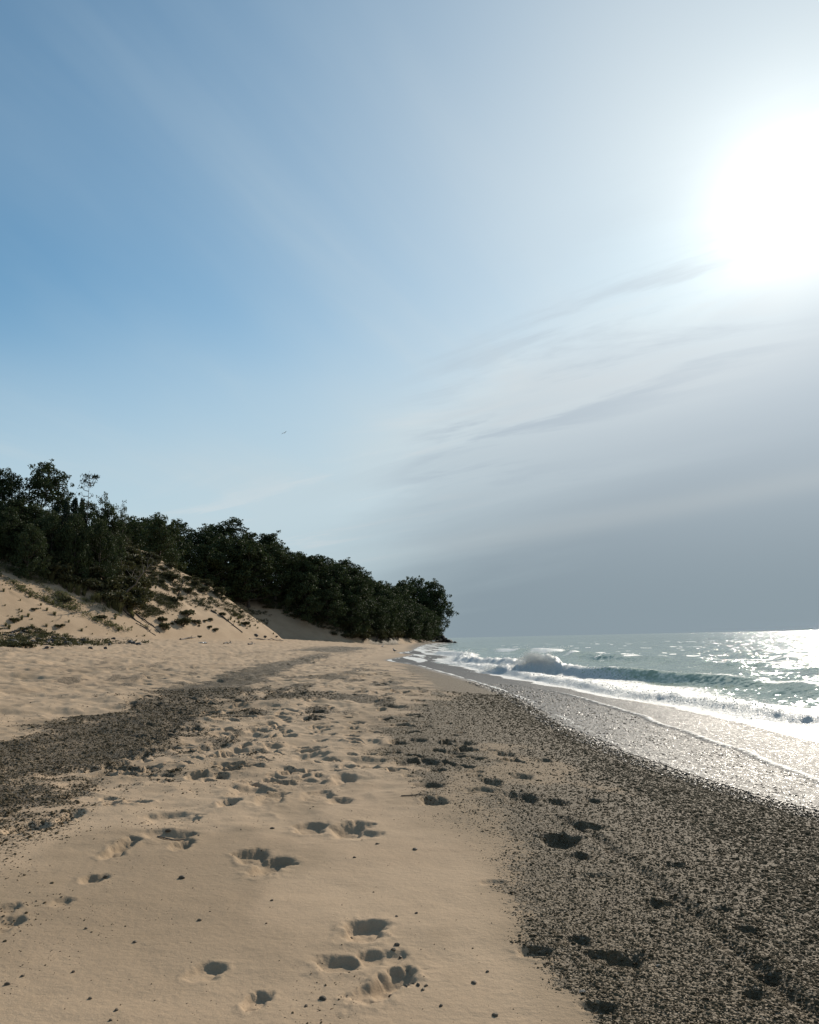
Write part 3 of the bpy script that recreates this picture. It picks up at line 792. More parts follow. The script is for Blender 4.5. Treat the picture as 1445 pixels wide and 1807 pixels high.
    Vw = np.stack([X, Y, Z], -1).reshape(-1, 3)[us]
    o = link("lake_water", mesh_np("lake_water", Vw, rm[Q], [M_WATER], True,
             {'foam': foam.ravel()[us], 'film': film.ravel()[us], 'thin': np.clip(thin, 0, 1).ravel()[us]}))
    tag(o, "grey green lake with glittering waves breaking along the shingle", None, None, 'structure')
    return o
build_water()

def foam_material():
    mt, nt, p, out, h = new_mat("white_spray")
    p.inputs['Base Color'].default_value = rgb(0.80, 0.80, 0.78)
    p.inputs['Roughness'].default_value = 0.35
    tr = nt.nodes.new('ShaderNodeBsdfTranslucent'); tr.inputs[0].default_value = rgb(0.9, 0.9, 0.88)
    mx = nt.nodes.new('ShaderNodeMixShader'); mx.inputs[0].default_value = 0.7
    nt.links.new(p.outputs[0], mx.inputs[1]); nt.links.new(tr.outputs[0], mx.inputs[2]); nt.links.new(mx.outputs[0], out.inputs['Surface'])
    return mt
M_FOAM = foam_material()

_t = (1 + 5 ** .5) / 2
ICO_V = np.array([(-1, _t, 0), (1, _t, 0), (-1, -_t, 0), (1, -_t, 0), (0, -1, _t), (0, 1, _t), (0, -1, -_t), (0, 1, -_t), (_t, 0, -1), (_t, 0, 1), (-_t, 0, -1), (-_t, 0, 1)]) / math.sqrt(1 + _t * _t)
ICO_F = np.array([(0, 11, 5), (0, 5, 1), (0, 1, 7), (0, 7, 10), (0, 10, 11), (1, 5, 9), (5, 11, 4), (11, 10, 2), (10, 7, 6), (7, 1, 8), (3, 9, 4), (3, 4, 2), (3, 2, 6), (3, 6, 8), (3, 8, 9), (4, 9, 5), (2, 4, 11), (6, 2, 10), (8, 6, 7), (9, 8, 1)])

def blobs(name, P, Rr, mat):
    P = np.asarray(P); Rr = np.asarray(Rr)
    n = len(P)
    V = P[:, None, :] + ICO_V[None] * Rr[:, None, None]
    Ff = ICO_F[None] + (np.arange(n) * 12)[:, None, None]
    return link(name, mesh_np(name, V.reshape(-1, 3), Ff.reshape(-1, 3), [mat], True))

# the plume thrown up where the second wave breaks
c0 = plane_pt(945, 1191, WL)
rg = np.random.default_rng(21)
P, S = [], []
for k in range(17000):                                      # torn water and flying drops over the breaking crest
    if rg.random() < 0.72:
        la_, w_, tp_ = rg.normal(0.0, 0.62), 0.5, 1.12
    else:
        la_, w_, tp_ = rg.normal(-2.0, 0.8), 0.45, 0.50
    c_ = -2.0 if tp_ < 1 else 0.0
    prof = tp_ * max(0.15, 1 - ((la_ - c_) / (1.5 if tp_ > 1 else 1.7)) ** 2) ** 0.5
    jag = 0.72 + 0.62 * float(vnoise(np.array(la_ * 5.0), np.array(0.4), 133))
    v = rg.random() ** 0.55
    lb_ = rg.normal(0.05, w_) * (1.1 - 0.6 * v)
    P.append((c0[0] + la_ * 0.83 + lb_ * 0.55, c0[1] - la_ * 0.55 + lb_ * 0.83, WL + prof * jag * v * (1.0 + 0.25 * rg.random() ** 3)))
    S.append((0.007 + 0.020 * rg.random() ** 3) * (1.2 - 0.5 * v))
o = blobs("wave_spray", P, S, M_FOAM)
tag(o, "white burst of spray where the green wave breaks", "spray", None, 'stuff')
# smaller spatter along the bores
P, S = [], []
for (CY, CUu), ylo, yhi, n, hh in ((CA, 11, 40, 2000, 0.30), (CB, 44, 110, 900, 0.6), (CC, 80, 110, 350, 0.7)):
    for k in range(n):
        y = ylo * (yhi / ylo) ** rg.random()
        dens = vnoise(np.array(y / 1.4), np.array(2.0 + ylo), 131)
        if rg.random() > dens ** 1.5 * 1.6: continue
        x = float(xs(np.array(y))) + float(np.interp(y, CY, CUu)) + 0.5 + rg.normal() * 0.35
        P.append((x, y, WL + hh * (0.25 + 0.75 * rg.random()) * (0.5 + dens))); S.append((0.005 + 0.016 * rg.random() ** 2) * (1 + y / 60))
o = blobs("foam_spatter", P, S, M_FOAM)
tag(o, "fine white spatter thrown along the foaming wave crests", "spray", None, 'stuff')

# ------------------------------------------------------------------ gravel: real pebbles, instanced on points
def gravel_group(name, mat):
    ng = bpy.data.node_groups.new(name, 'GeometryNodeTree')
    ng.interface.new_socket('Geometry', in_out='INPUT', socket_type='NodeSocketGeometry')
    ng.interface.new_socket('Geometry', in_out='OUTPUT', socket_type='NodeSocketGeometry')
    L = ng.links.new
    gi, go = ng.nodes.new('NodeGroupInput'), ng.nodes.new('NodeGroupOutput')
    g2i = ng.nodes.new('GeometryNodeGeometryToInstance')
    for k in range(5):
        ico = ng.nodes.new('GeometryNodeMeshIcoSphere'); ico.inputs['Radius'].default_value = 1.0; ico.inputs['Subdivisions'].default_value = 2
        sp = ng.nodes.new('GeometryNodeSetPosition')
        nz = ng.nodes.new('ShaderNodeTexNoise'); nz.noise_dimensions = '4D'
        nz.inputs['W'].default_value = k * 7.3; nz.inputs['Scale'].default_value = 0.9; nz.inputs['Detail'].default_value = 1.0
        vm = ng.nodes.new('ShaderNodeVectorMath'); vm.operation = 'SUBTRACT'; vm.inputs[1].default_value = (0.5, 0.5, 0.5)
        vk = ng.nodes.new('ShaderNodeVectorMath'); vk.operation = 'SCALE'; vk.inputs['Scale'].default_value = 1.5
        L(nz.outputs['Color'], vm.inputs[0]); L(vm.outputs[0], vk.inputs[0]); L(vk.outputs[0], sp.inputs['Offset'])
        L(ico.outputs['Mesh'], sp.inputs['Geometry'])
        sm = ng.nodes.new('GeometryNodeSetMaterial'); sm.inputs['Material'].default_value = mat
        L(sp.outputs[0], sm.inputs['Geometry'])
        sh = ng.nodes.new('GeometryNodeSetShadeSmooth'); sh.inputs['Shade Smooth'].default_value = (k % 2 == 0)
        L(sm.outputs[0], sh.inputs['Geometry'])
        L(sh.outputs[0], g2i.inputs[0])
    iop = ng.nodes.new('GeometryNodeInstanceOnPoints'); iop.inputs['Pick Instance'].default_value = True
    L(gi.outputs[0], iop.inputs['Points']); L(g2i.outputs[0], iop.inputs['Instance'])
    rv = ng.nodes.new('FunctionNodeRandomValue'); rv.data_type = 'INT'; rv.inputs[4].default_value = 0; rv.inputs[5].default_value = 4
    L(rv.outputs[2], iop.inputs['Instance Index'])
    for aname, sock in (('rot', 'Rotation'), ('siz', 'Scale')):
        na = ng.nodes.new('GeometryNodeInputNamedAttribute'); na.data_type = 'FLOAT_VECTOR'; na.inputs['Name'].default_value = aname
        L(na.outputs[0], iop.inputs[sock])
    L(iop.outputs[0], go.inputs[0])
    return ng

def scatter_gravel(name, X, Y, Sz, mat, label, sink=0.25, zf=None):
    n = len(X)
    Z = (gzv(X, Y) if zf is None else zf) + Sz * (0.45 - sink)
    me = bpy.data.meshes.new(name)
    me.vertices.add(n); me.vertices.foreach_set('co', np.stack([X, Y, Z], -1).astype(np.float32).ravel())
    r = RNG
    rot = np.stack([r.normal(0, 0.35, n), r.normal(0, 0.35, n), r.uniform(0, 6.28, n)], -1).astype(np.float32)
    siz = np.stack([Sz * r.uniform(0.8, 1.25, n), Sz * r.uniform(0.55, 1.0, n), Sz * r.uniform(0.32, 0.62, n)], -1).astype(np.float32)
    for a, v in (('rot', rot), ('siz', siz)):
        at = me.attributes.new(a, 'FLOAT_VECTOR', 'POINT'); at.data.foreach_set('vector', v.ravel())
    me.materials.append(mat)
    o = link(name, me)
    md = o.modifiers.new('pebbles', 'NODES'); md.node_group = gravel_group(name, mat)
    tag(o, label, "gravel", None, 'stuff')
    return o

def sample_view(n, dmin, dmax, seed, amin=-29, amax=32, power=1.0):
    """points spread over the ground in a fan, denser close by"""
    r = np.random.default_rng(seed)
    a = np.radians(r.uniform(amin, amax, n))
    d = dmin * (dmax / dmin) ** r.random(n)
    return np.sin(a) * d, np.cos(a) * d, r

X, Y, r = sample_view(470000, 2.6, 26, 41, -31, 44)
gm, wt_, dm = gravel(X, Y)
U = X - xs(Y)
k = (r.random(len(X)) < gm * 0.9) & (U < -0.15)
k |= (r.random(len(X)) < 0.004 + 0.05 * sstep(0.55, 0.72, fbm(X / 0.45, Y / 0.8, 4, 59)) * (X < 0.4)) & (U < -1)
clean = (gm < 0.25)[k]
X, Y, U = X[k], Y[k], U[k]
sz = (0.0034 + 0.0050 * r.random(len(X)) ** 2 + 0.010 * r.random(len(X)) ** 14) * np.where(clean, 0.62, 1.0) * np.clip(0.75 + Y / 16, 0.9, 2.2) * np.where(X < -2.0, 1.25, 0.72 + 0.45 * sstep(-1.2, 0.6, X - np.interp(Y, RDY, RDX)))
scatter_gravel("gravel", X, Y, sz, M_PEB, "dark brown gravel spread in strips over the sand")
n_dry = len(X)
X, Y, r = sample_view(90000, 5.0, 34, 43, -2, 48)
U = X - xs(Y)
k = (U > -0.5) & (U < 4.0) & (r.random(len(X)) < 0.85 * sstep(4.2, 1.2, U))
X, Y, U = X[k], Y[k], U[k]
sz = (0.006 + 0.010 * r.random(len(X)) ** 2) * np.clip(0.75 + Y / 16, 0.9, 2.4)
scatter_gravel("wet_gravel", X, Y, sz, M_WPEB, "wet shining shingle under the thin wash at the water's edge")
print("pebbles", n_dry, len(X))
# ---- PART 2 ----------------------------------------------------- trees, shrubs, grass
def tube(V, Fc, pts, radii, n=6):
    """append a tapered tube through pts"""
    pts = [np.asarray(p, float) for p in pts]
    b0 = len(V)
    up = np.array([0.31, 0.17, 0.93])
    for i, (p, r) in enumerate(zip(pts, radii)):
        t = pts[min(i + 1, len(pts) - 1)] - pts[max(i - 1, 0)]
        t /= np.linalg.norm(t) + 1e-9
        a = np.cross(t, up if abs(t @ up) < 0.95 else np.array([1.0, 0, 0])); a /= np.linalg.norm(a); b = np.cross(t, a)
        for k in range(n):
            th = 2 * math.pi * k / n
            V.append(p + r * (math.cos(th) * a + math.sin(th) * b))
    for i in range(len(pts) - 1):
        for k in range(n):
            k2 = (k + 1) % n
            Fc.append((b0 + i * n + k, b0 + i * n + k2, b0 + (i + 1) * n + k2, b0 + (i + 1) * n + k))
    e = b0 + (len(pts) - 1) * n
    for b in (b0, e):
        for k in range(1, n - 2, 2): Fc.append((b, b + k, b + k + 1, b + k + 2) if n > 4 else (b, b + 1, b + 2, b + 3))

def rand_rot(n, r, flat=0.0):
    """n random orthonormal frames (columns), normals pulled upward by flat"""
    a = r.normal(size=(n, 3)); a[:, 2] = np.abs(a[:, 2]) + flat
    a /= np.linalg.norm(a, axis=1)[:, None]
    b = r.normal(size=(n, 3)); b -= (b * a).sum(1)[:, None] * a
    b /= np.linalg.norm(b, axis=1)[:, None]
    return b, np.cross(a, b), a

def leaves(C, L, W, r, flat=0.3):
    """one pointed leaf spray (a kite of two triangles, folded) at each point of C"""
    n = len(C)
    u, v, w = rand_rot(n, r, flat)
    L = np.broadcast_to(L, n)[:, None]; W = np.broadcast_to(W, n)[:, None]
    P = np.stack([C - u * L * 0.5, C + v * W * 0.5 + w * L * 0.08, C + u * L * 0.5 - w * L * 0.06, C - v * W * 0.5 + w * L * 0.08], 1)
    Fq = np.arange(4 * n).reshape(n, 4)
    return P.reshape(-1, 3), Fq

def broadleaf(seed, h=12.0, spread=4.2, low=0.28, nl=26, per=85, cr=1.15, leaf=0.42, gap=0.0):
    r = np.random.default_rng(seed)
    V, Fc = [], []
    lean = r.normal(0, 0.05, 2)
    top = 0.72 * h
    tp = [np.array([lean[0] * z + 0.15 * math.sin(z * 0.7 + seed), lean[1] * z + 0.12 * math.cos(z * 0.9), z]) for z in np.linspace(0, top, 7)]
    tube(V, Fc, tp, np.linspace(0.024 * h, 0.006 * h, 7), 7)
    C = []
    for i in range(nl):
        f = (i + 0.5) / nl
        ph = 2.4 * i + r.normal(0, 0.4)
        zr = low + (1 - low) * (f ** 0.85)
        rr = spread * math.sqrt(max(0.05, 1 - ((zr - low - 0.30 * (1 - low)) / (0.74 * (1 - low))) ** 2)) * r.uniform(0.62, 1.12)
        if zr > 0.9: rr *= 0.6
        end = np.array([math.cos(ph) * rr + lean[0] * h, math.sin(ph) * rr + lean[1] * h, zr * h * r.uniform(0.95, 1.03)])
        z0 = max(0.12 * h, min(top * 0.98, end[2] - rr * r.uniform(0.5, 0.9)))
        st_ = np.array([np.interp(z0, [p[2] for p in tp], [p[0] for p in tp]), np.interp(z0, [p[2] for p in tp], [p[1] for p in tp]), z0])
        mid = st_ * 0.45 + end * 0.55 + np.array([0, 0, -0.03 * h]) + r.normal(0, 0.15, 3)
        tube(V, Fc, [st_, mid, end], [0.008 * h * (1.15 - f), 0.005 * h, 0.0015 * h], 5)
        for c, q in ((end, 1.0), (mid * 0.4 + end * 0.6 + r.normal(0, 0.5, 3), 0.85), (mid + r.normal(0, 0.6, 3), 0.7)):
            if r.random() < gap: continue
            C.append((c, cr * q * r.uniform(0.75, 1.25)))
            k = r.integers(1, 3)
            for _ in range(k):
                C.append((c + r.normal(0, cr * 0.75, 3), cr * q * r.uniform(0.4, 0.7)))
    pts = []
    for c, q in C:
        n = int(per * (q / cr) ** 1.6)
        d = r.normal(size=(n, 3)); d /= np.linalg.norm(d, axis=1)[:, None]
        d *= (r.random(n) ** 0.45)[:, None] * q * np.array([1.0, 1.0, 0.72])
        pts.append(c + d)
    P = np.concatenate(pts)
    P = P[P[:, 2] < h * 1.06]
    lv, lf = leaves(P, leaf * r.uniform(0.6, 1.25, len(P)), leaf * 0.62 * r.uniform(0.6, 1.2, len(P)), r)
    return mesh_np("broadleaf_trunk", V, Fc, [M_BARK], True), mesh_np("broadleaf_crown", lv, lf, [M_LEAF], False)

def conifer(seed, h=7.0, spread=1.7, dens=26):
    r = np.random.default_rng(seed)
    V, Fc = [], []
    tube(V, Fc, [(0, 0, 0), (0.05, 0.03, h * 0.5), (0.02, 0, h * 0.98)], [0.022 * h, 0.012 * h, 0.003 * h], 6)
    pts = []
    for i in range(54):
        z = h * (0.10 + 0.88 * i / 54)
        ln = spread * (1 - (z / h) ** 1.4) * r.uniform(0.6, 1.15) + 0.18
        ph = i * 2.4 + r.normal(0, 0.3)
        e = np.array([math.cos(ph) * ln, math.sin(ph) * ln, z + ln * r.uniform(0.25, 0.7)])
        tube(V, Fc, [(0, 0, z), e], [0.028, 0.008], 4)
        t = r.random(dens) ** 0.7
        q = np.array([0, 0, z]) + (e - np.array([0, 0, z])) * t[:, None] + r.normal(0, 0.13, (dens, 3))
        pts.append(q)
    P = np.concatenate(pts)
    lv, lf = leaves(P, 0.42 * r.uniform(0.6, 1.2, len(P)), 0.15, r, 0.0)
    return mesh_np("conifer_trunk", V, Fc, [M_BARK], True), mesh_np("conifer_crown", lv, lf, [M_NEEDLE], False)

def flat_pine(seed, h=8.0):
    r = np.random.default_rng(seed)
    V, Fc = [], []
    tp = [np.array([0.10 * math.sin(z * 0.9), 0.05 * math.cos(z), z]) for z in np.linspace(0, h * 0.96, 8)]
    tube(V, Fc, tp, np.linspace(0.12, 0.035, 8), 6)
    pts = []
    for z, ph, ln, rise, tuft in ((.97, 0.1, 1.2, .10, 110), (.97, 3.0, .7, .30, 90), (.93, 3.4, .9, .12, 60), (.92, 0.4, .8, .10, 30), (.90, 1.5, .7, .1, 25), (.90, 4.6, .7, .1, 25),
                                  (.84, 3.1, 1.7, .2, 16), (.79, 3.3, 1.9, .1, 12), (.77, 0.2, .8, .3, 6), (.73, 2.9, 1.9, .0, 5), (.68, 0.0, 1.0, .2, 8), (.62, 3.3, .8, .1, 3), (.55, 0.3, .7, .2, 3)):
        b = np.array([0.10 * math.sin(z * h * 0.9), 0.05 * math.cos(z * h), z * h])
        e = b + np.array([math.cos(ph) * ln, math.sin(ph) * ln, rise * ln])
        md = (b + e) / 2 + np.array([0, 0, -0.06 * ln])
        tube(V, Fc, [b, md, e], [0.035, 0.024, 0.010], 4)
        for k in range(2):
            s2 = e * 0.6 + b * 0.4; e2 = e + r.normal(0, 0.22, 3)
            tube(V, Fc, [s2, e2], [0.012, 0.006], 4)
        pts.append(e + r.normal(0, 1, (tuft, 3)) * np.array([0.38, 0.38, 0.10]))
    P = np.concatenate(pts)
    lv, lf = leaves(P, 0.34 * r.uniform(0.6, 1.2, len(P)), 0.14, r, 0.5)
    return mesh_np("pine_trunk", V, Fc, [M_BARK], True), mesh_np("pine_crown", lv, lf, [M_NEEDLE], False)

def shrub_mesh(seed, n=520, flatf=0.75, leaf=0.16):
    """unit shrub about 1 m across and 0.8 m tall"""
    r = np.random.default_rng(seed)
    V, Fc = [], []
    pts = []
    for i in range(11):
        ph = 2.4 * i; ln = r.uniform(0.25, 0.5)
        e = np.array([math.cos(ph) * ln, math.sin(ph) * ln, flatf * r.uniform(0.45, 1.0) * (1 - 0.5 * ln)])
        tube(V, Fc, [(0, 0, -0.1), (e[0] * 0.4, e[1] * 0.4, e[2] * 0.55), e], [0.018, 0.012, 0.004], 4)
        m_ = n // 11
        d = r.normal(size=(m_, 3)); d /= np.linalg.norm(d, axis=1)[:, None]
        pts.append(e * np.array([0.85, 0.85, 0.8]) + d * (r.random(m_) ** 0.5)[:, None] * np.array([0.24, 0.24, 0.2]))
    P = np.concatenate(pts); P[:, 2] = np.maximum(P[:, 2], 0.02)
    lv, lf = leaves(P, leaf * r.uniform(0.6, 1.3, len(P)), leaf * 0.55, r, 0.1)
    return mesh_np("shrub_stems", V, Fc, [M_BARK], True), mesh_np("shrub_foliage", lv, lf, [M_SHRUB], False)

def tuft_mesh(seed, n=70):
    """unit tuft of blades about 0.7 m tall"""
    r = np.random.default_rng(seed)
    V, Fq = [], []
    for i in range(n):
        ph = r.uniform(0, 6.28); b = np.array([math.cos(ph), math.sin(ph), 0]) * 0.14 * r.random()
        o = np.array([math.cos(ph), math.sin(ph), 0]) * r.uniform(0.05, 0.45); hh = r.uniform(0.35, 0.75)
        sd = np.array([-math.sin(ph), math.cos(ph), 0]) * 0.022
        p1 = b + o * 0.35 + np.array([0, 0, hh * 0.62]); p2 = b + o + np.array([0, 0, hh * r.uniform(0.75, 1.0)])
        k = len(V)
        V += [b - sd - np.array([0, 0, .1]), b + sd - np.array([0, 0, .1]), p1 + sd * 0.8, p1 - sd * 0.8, p2 + sd * 0.15, p2 - sd * 0.15]
        Fq += [(k, k + 1, k + 2, k + 3), (k + 3, k + 2, k + 4, k + 5)]
    return mesh_np("grass_tuft", V, Fq, [M_GRASS], True)

def rock_mesh(seed, mat, flat=0.65, name="rock"):
    r = np.random.default_rng(seed)
    bm = bmesh.new()
    bmesh.ops.create_icosphere(bm, subdivisions=2, radius=0.5)
    off = r.uniform(0, 50, 3)
    pl_ = [(lambda d: d / np.linalg.norm(d))(r.normal(size=3)) for _ in range(7)]
    for v in bm.verts:
        p = np.array(v.co)
        for d in pl_:                                   # chip flat faces off
            q = p @ d
            if q > 0.33: p = p - d * (q - 0.33) * 0.85
        n = float(vnoise(np.array(p[0] * 3 + off[0] + p[2] * 2), np.array(p[1] * 3 + off[1] - p[2] * 2.3), seed))
        p = p * (0.85 + 0.35 * n)
        v.co = Vector((p[0], p[1] * 0.8, p[2] * flat))
    me = bpy.data.meshes.new(name); bm.to_mesh(me); bm.free()
    me.materials.append(mat)
    return me

# prototypes (meshes are shared by every copy)
BROAD = [(broadleaf(s, 12.0, sp, lo, nl, per, cr, lf), 12.0, sp) for s, sp, lo, nl, per, cr, lf in (
    (1, 4.4, .22, 30, 85, 1.10, .42), (2, 3.8, .25, 28, 85, 1.05, .40), (3, 4.8, .30, 30, 80, 1.15, .44), (4, 3.4, .20, 28, 80, 1.00, .40), (5, 4.2, .16, 32, 80, 1.10, .46))]
AIRY = [(broadleaf(s, 12.0, 3.6, .30, 20, 34, .95, .38, 0.35), 12.0, 3.6) for s in (11, 12)]
LOWT = [(broadleaf(s, 12.0, 5.6, .02, 36, 80, 1.35, .48), 12.0, 5.6) for s in (14, 15)]
CONI = [(conifer(s), 7.0, 1.7) for s in (21, 22)]
PINE = (flat_pine(31), 8.0, 1.9)
SHRUB = [shrub_mesh(s, 520, f) for s, f in ((41, .75), (42, .62), (43, .85), (44, .7))]
TUFT = [tuft_mesh(s) for s in (51, 52, 53)]
ROCK = [rock_mesh(s, M_ROCK, f, "rock") for s, f in ((61, .7), (62, .55), (63, .75), (64, .6), (65, .8))]

_rz = random.Random(3)
def plant_tree(kind, proto, x, y, H, label, group=None, wide=1.0, rz=None):
    (tm, cm), h0, sp = proto
    k = H / h0
    root = bpy.data.objects.new(kind, None); COL.objects.link(root)
    root.location = (x, y, float(land(x, y)) - 0.15)
    root.rotation_euler = (0, 0, _rz.uniform(0, 6.28) if rz is None else rz)
    root.scale = (k * wide, k * wide, k)
    link("trunk", tm, root); link("crown", cm, root)
    tag(root, label, "tree", group)
    return root

def tree_at(kind, proto, px, top_py, d, label, group=None, width_px=None, rz=None, hmin=1.5):
    r_ = ray(px, top_py); P = EYE + r_ * (d / r_[1])
    H = max(hmin, P[2] - float(land(P[0], d)))
    wide = 1.0
    if width_px:
        wide = (width_px / F * d) / (2.1 * proto[2] * H / proto[1])
    return plant_tree(kind, proto, P[0], d, H * 0.97, label, group, wide, rz)

# the trees crowning the near dune, each with its own outline
tree_at("broadleaf_tree", BROAD[2], 68, 812, 118, "tallest rounded leafy tree on top of the near dune", None, 96)
tree_at("broadleaf_tree", BROAD[1], 8, 824, 114, "leafy tree cut by the photo's left edge on the near dune", None, 76)
tree_at("broadleaf_tree", AIRY[0], 40, 842, 121, "loose gappy tree between the tallest tree and the left edge", None, 60)
tree_at("broadleaf_tree", AIRY[1], 112, 858, 120, "thin side tree with one branch reaching right of the tallest tree", None, 48)
tree_at("broadleaf_tree", BROAD[3], -30, 838, 112, "leafy tree just past the left edge of the near dune top", None, 76)
tree_at("broadleaf_tree", BROAD[4], 30, 880, 108, "low spreading tree under the left edge of the dune top", None, 84)
tree_at("conifer_tree", CONI[0], 118, 878, 116, "leftmost of the dark pointed evergreens beside the bare pine", "pointed evergreens on the near dune", 34)
tree_at("conifer_tree", CONI[1], 133, 873, 118, "middle dark pointed evergreen just left of the bare pine", "pointed evergreens on the near dune", 34)
tree_at("conifer_tree", CONI[0], 146, 874, 117, "tallest dark pointed evergreen touching the bare pine stem", "pointed evergreens on the near dune", 32)
tree_at("conifer_tree", CONI[1], 100, 888, 115, "shorter dark pointed evergreen below the tallest leafy tree", "pointed evergreens on the near dune", 36)
tree_at("pine_tree", PINE, 158, 832, 113, "thin bare stemmed pine with a flat tuft against the sky", None, 34, 0.0)
tree_at("broadleaf_tree", AIRY[0], 184, 862, 120, "leafy tree sloping down right of the flat tufted pine", None, 50)
tree_at("broadleaf_tree", BROAD[3], 190, 888, 118, "round leafy tree below the sloping tree on the dune shoulder", None, 54)
tree_at("broadleaf_tree", BROAD[1], 160, 884, 116, "dense dark tree at the foot of the bare stemmed pine", None, 60)
tree_at("broadleaf_tree", AIRY[1], 218, 884, 121, "small airy tree with see-through crown at the end of the dune top", None, 36)
for px, py, d in ((60, 888, 110), (95, 905, 108), (135, 908, 109), (10, 900, 104), (-25, 900, 102), (180, 918, 113), (50, 925, 102)):
    tree_at("broadleaf_tree", LOWT[_rz.randrange(2)], px, py, d, {60: "bushy tree just below the tallest tree in the thicket", 95: "bushy tree under the thin side tree in the thicket", 135: "bushy tree below the pointed evergreens in the thicket",
             10: "bushy tree at the left edge, high in the thicket", -25: "bushy tree reaching in from beyond the left edge of the thicket", 180: "rightmost bushy tree at the crest of the thicket", 50: "lower bushy tree near the left edge of the thicket"}[px], "bushy trees in the thicket on the near dune", 70)

# the woods on the far bluff
SKY_PX = [(150, 935), (215, 918), (240, 911), (270, 912), (310, 908), (350, 915), (430, 917), (445, 932), (480, 938), (520, 957), (560, 966), (595, 976), (640, 1000), (662, 1008), (688, 1024), (720, 1018), (760, 1026), (790, 1044), (800, 1060)]
SKX, SKY_ = [a for a, b in SKY_PX], [b for a, b in SKY_PX]
rf = np.random.default_rng(77)
placed = []
n_far = 0
SKYL = []
for k in range(6000):
    y = rf.uniform(158, 362); x = rf.uniform(-75, 17)
    d = float(dune_in(x, y))
    if d < 3.5 or d > 34: continue
    if y < 213 and d < np.interp(y, [158, 172, 190, 203, 212], [13, 17, 12, 8, 3.5]): continue
    sp_ = 5.2 if d < 16 else 7.0
    if any((x - a) ** 2 + (y - b) ** 2 < sp_ ** 2 for a, b in placed): continue
    px, py = pxof((x, y, float(land(x, y))))
    if px < 190 or px > 782: continue
    tp_ = float(np.interp(px, SKX, SKY_)) + (rf.random() ** 1.4) * 26
    r_ = ray(px, tp_); H = (EYE + r_ * (y / r_[1]))[2] - float(land(x, y))
    if H < 4.0: continue
    H = min(H, rf.uniform(12, 17))
    placed.append((x, y))
    front = d < 9
    proto = LOWT[rf.integers(0, 2)] if front else BROAD[rf.integers(0, 5)]
    if front: H = min(H, rf.uniform(8, 12))
    fx = rf.uniform(0.95, 1.3)
    where = "left end" if px < 330 else "left half" if px < 450 else "middle" if px < 580 else "right half"
    o = plant_tree("forest_tree", proto, x, y, H, "dark leafy tree inside the %s of the woods on the far bluff" % where if not front else "low dark leafy tree on the lower front of the %s of the far woods" % where,
               ("trees inside the %s of the far woods" if not front else "front trees in the %s of the far woods") % where, fx)
    topz = o.location.z + 0.15 + H
    tpx, tpy = pxof((x, y, topz))
    if tpy < np.interp(tpx, SKX, SKY_) + 9: SKYL.append((tpx, o))
    n_far += 1
ORD = "first second third fourth fifth sixth seventh eighth ninth tenth eleventh twelfth thirteenth fourteenth fifteenth sixteenth seventeenth eighteenth nineteenth twentieth".split()
SKYL.sort(key=lambda q: q[0])
for k, (a_, o) in enumerate(SKYL):
    n_ = len(SKYL)
    if k < min(20, (n_ + 1) // 2): lab = "leafy tree whose crown is the %s from the left on the far woods' skyline" % ORD[k]
    elif n_ - 1 - k < 20: lab = "leafy tree whose crown is the %s back from the point on the far woods' skyline" % ORD[n_ - 1 - k]
    else: continue
    o['label'] = lab; o['group'] = "skyline trees of the far woods"
tree_at("forest_tree", BROAD[2], 738, 1017, 344, "tall rounded tree in the last clump of woods on the point", None, 62)
tree_at("forest_tree", BROAD[4], 716, 1024, 338, "leafy tree on the landward side of the last clump on the point", None, 66)
tree_at("forest_tree", BROAD[2], 752, 1024, 346, "rightmost big tree leaning out over the boulders at the point", None, 70)
tree_at("forest_tree", BROAD[0], 768, 1042, 350, "small outermost tree overhanging the water past the boulders", None, 34)
tree_at("forest_tree", LOWT[1], 742, 1056, 346, "bushy tree filling the foot of the last clump on the point", None, 62)
tree_at("forest_tree", LOWT[0], 700, 1050, 330, "bushy tree between the far woods and the last clump", None, 76)
print("far trees", n_far)

def plant_shrub(x, y, w, hgt, label, group, mesh=None, kind="shrub", z=None):
    sm_, fm = mesh or SHRUB[_rz.randrange(4)]
    root = bpy.data.objects.new(kind, None); COL.objects.link(root)
    root.location = (x, y, (float(land(x, y)) if z is None else z) - 0.05)
    root.rotation_euler = (0, 0, _rz.uniform(0, 6.28)); root.scale = (w, w, hgt / 0.8)
    link("stems", sm_, root); link("foliage", fm, root)
    tag(root, label, "shrub", group)
    return root

def scatter_px(poly, n, seed, mind=0.0, t0=30.0):
    r = np.random.default_rng(seed)
    xs_, ys_ = [p[0] for p in poly], [p[1] for p in poly]
    PX, PY = r.uniform(min(xs_), max(xs_), n * 6), r.uniform(min(ys_), max(ys_), n * 6)
    k = inside(PX, PY, poly)
    P, ok = hits(PX[k], PY[k], t0)
    P = P[ok]
    out = []
    for p in P:
        if all((p[0] - q[0]) ** 2 + (p[1] - q[1]) ** 2 > mind * mind for q in out): out.append(p)
        if len(out) >= n: break
    return out

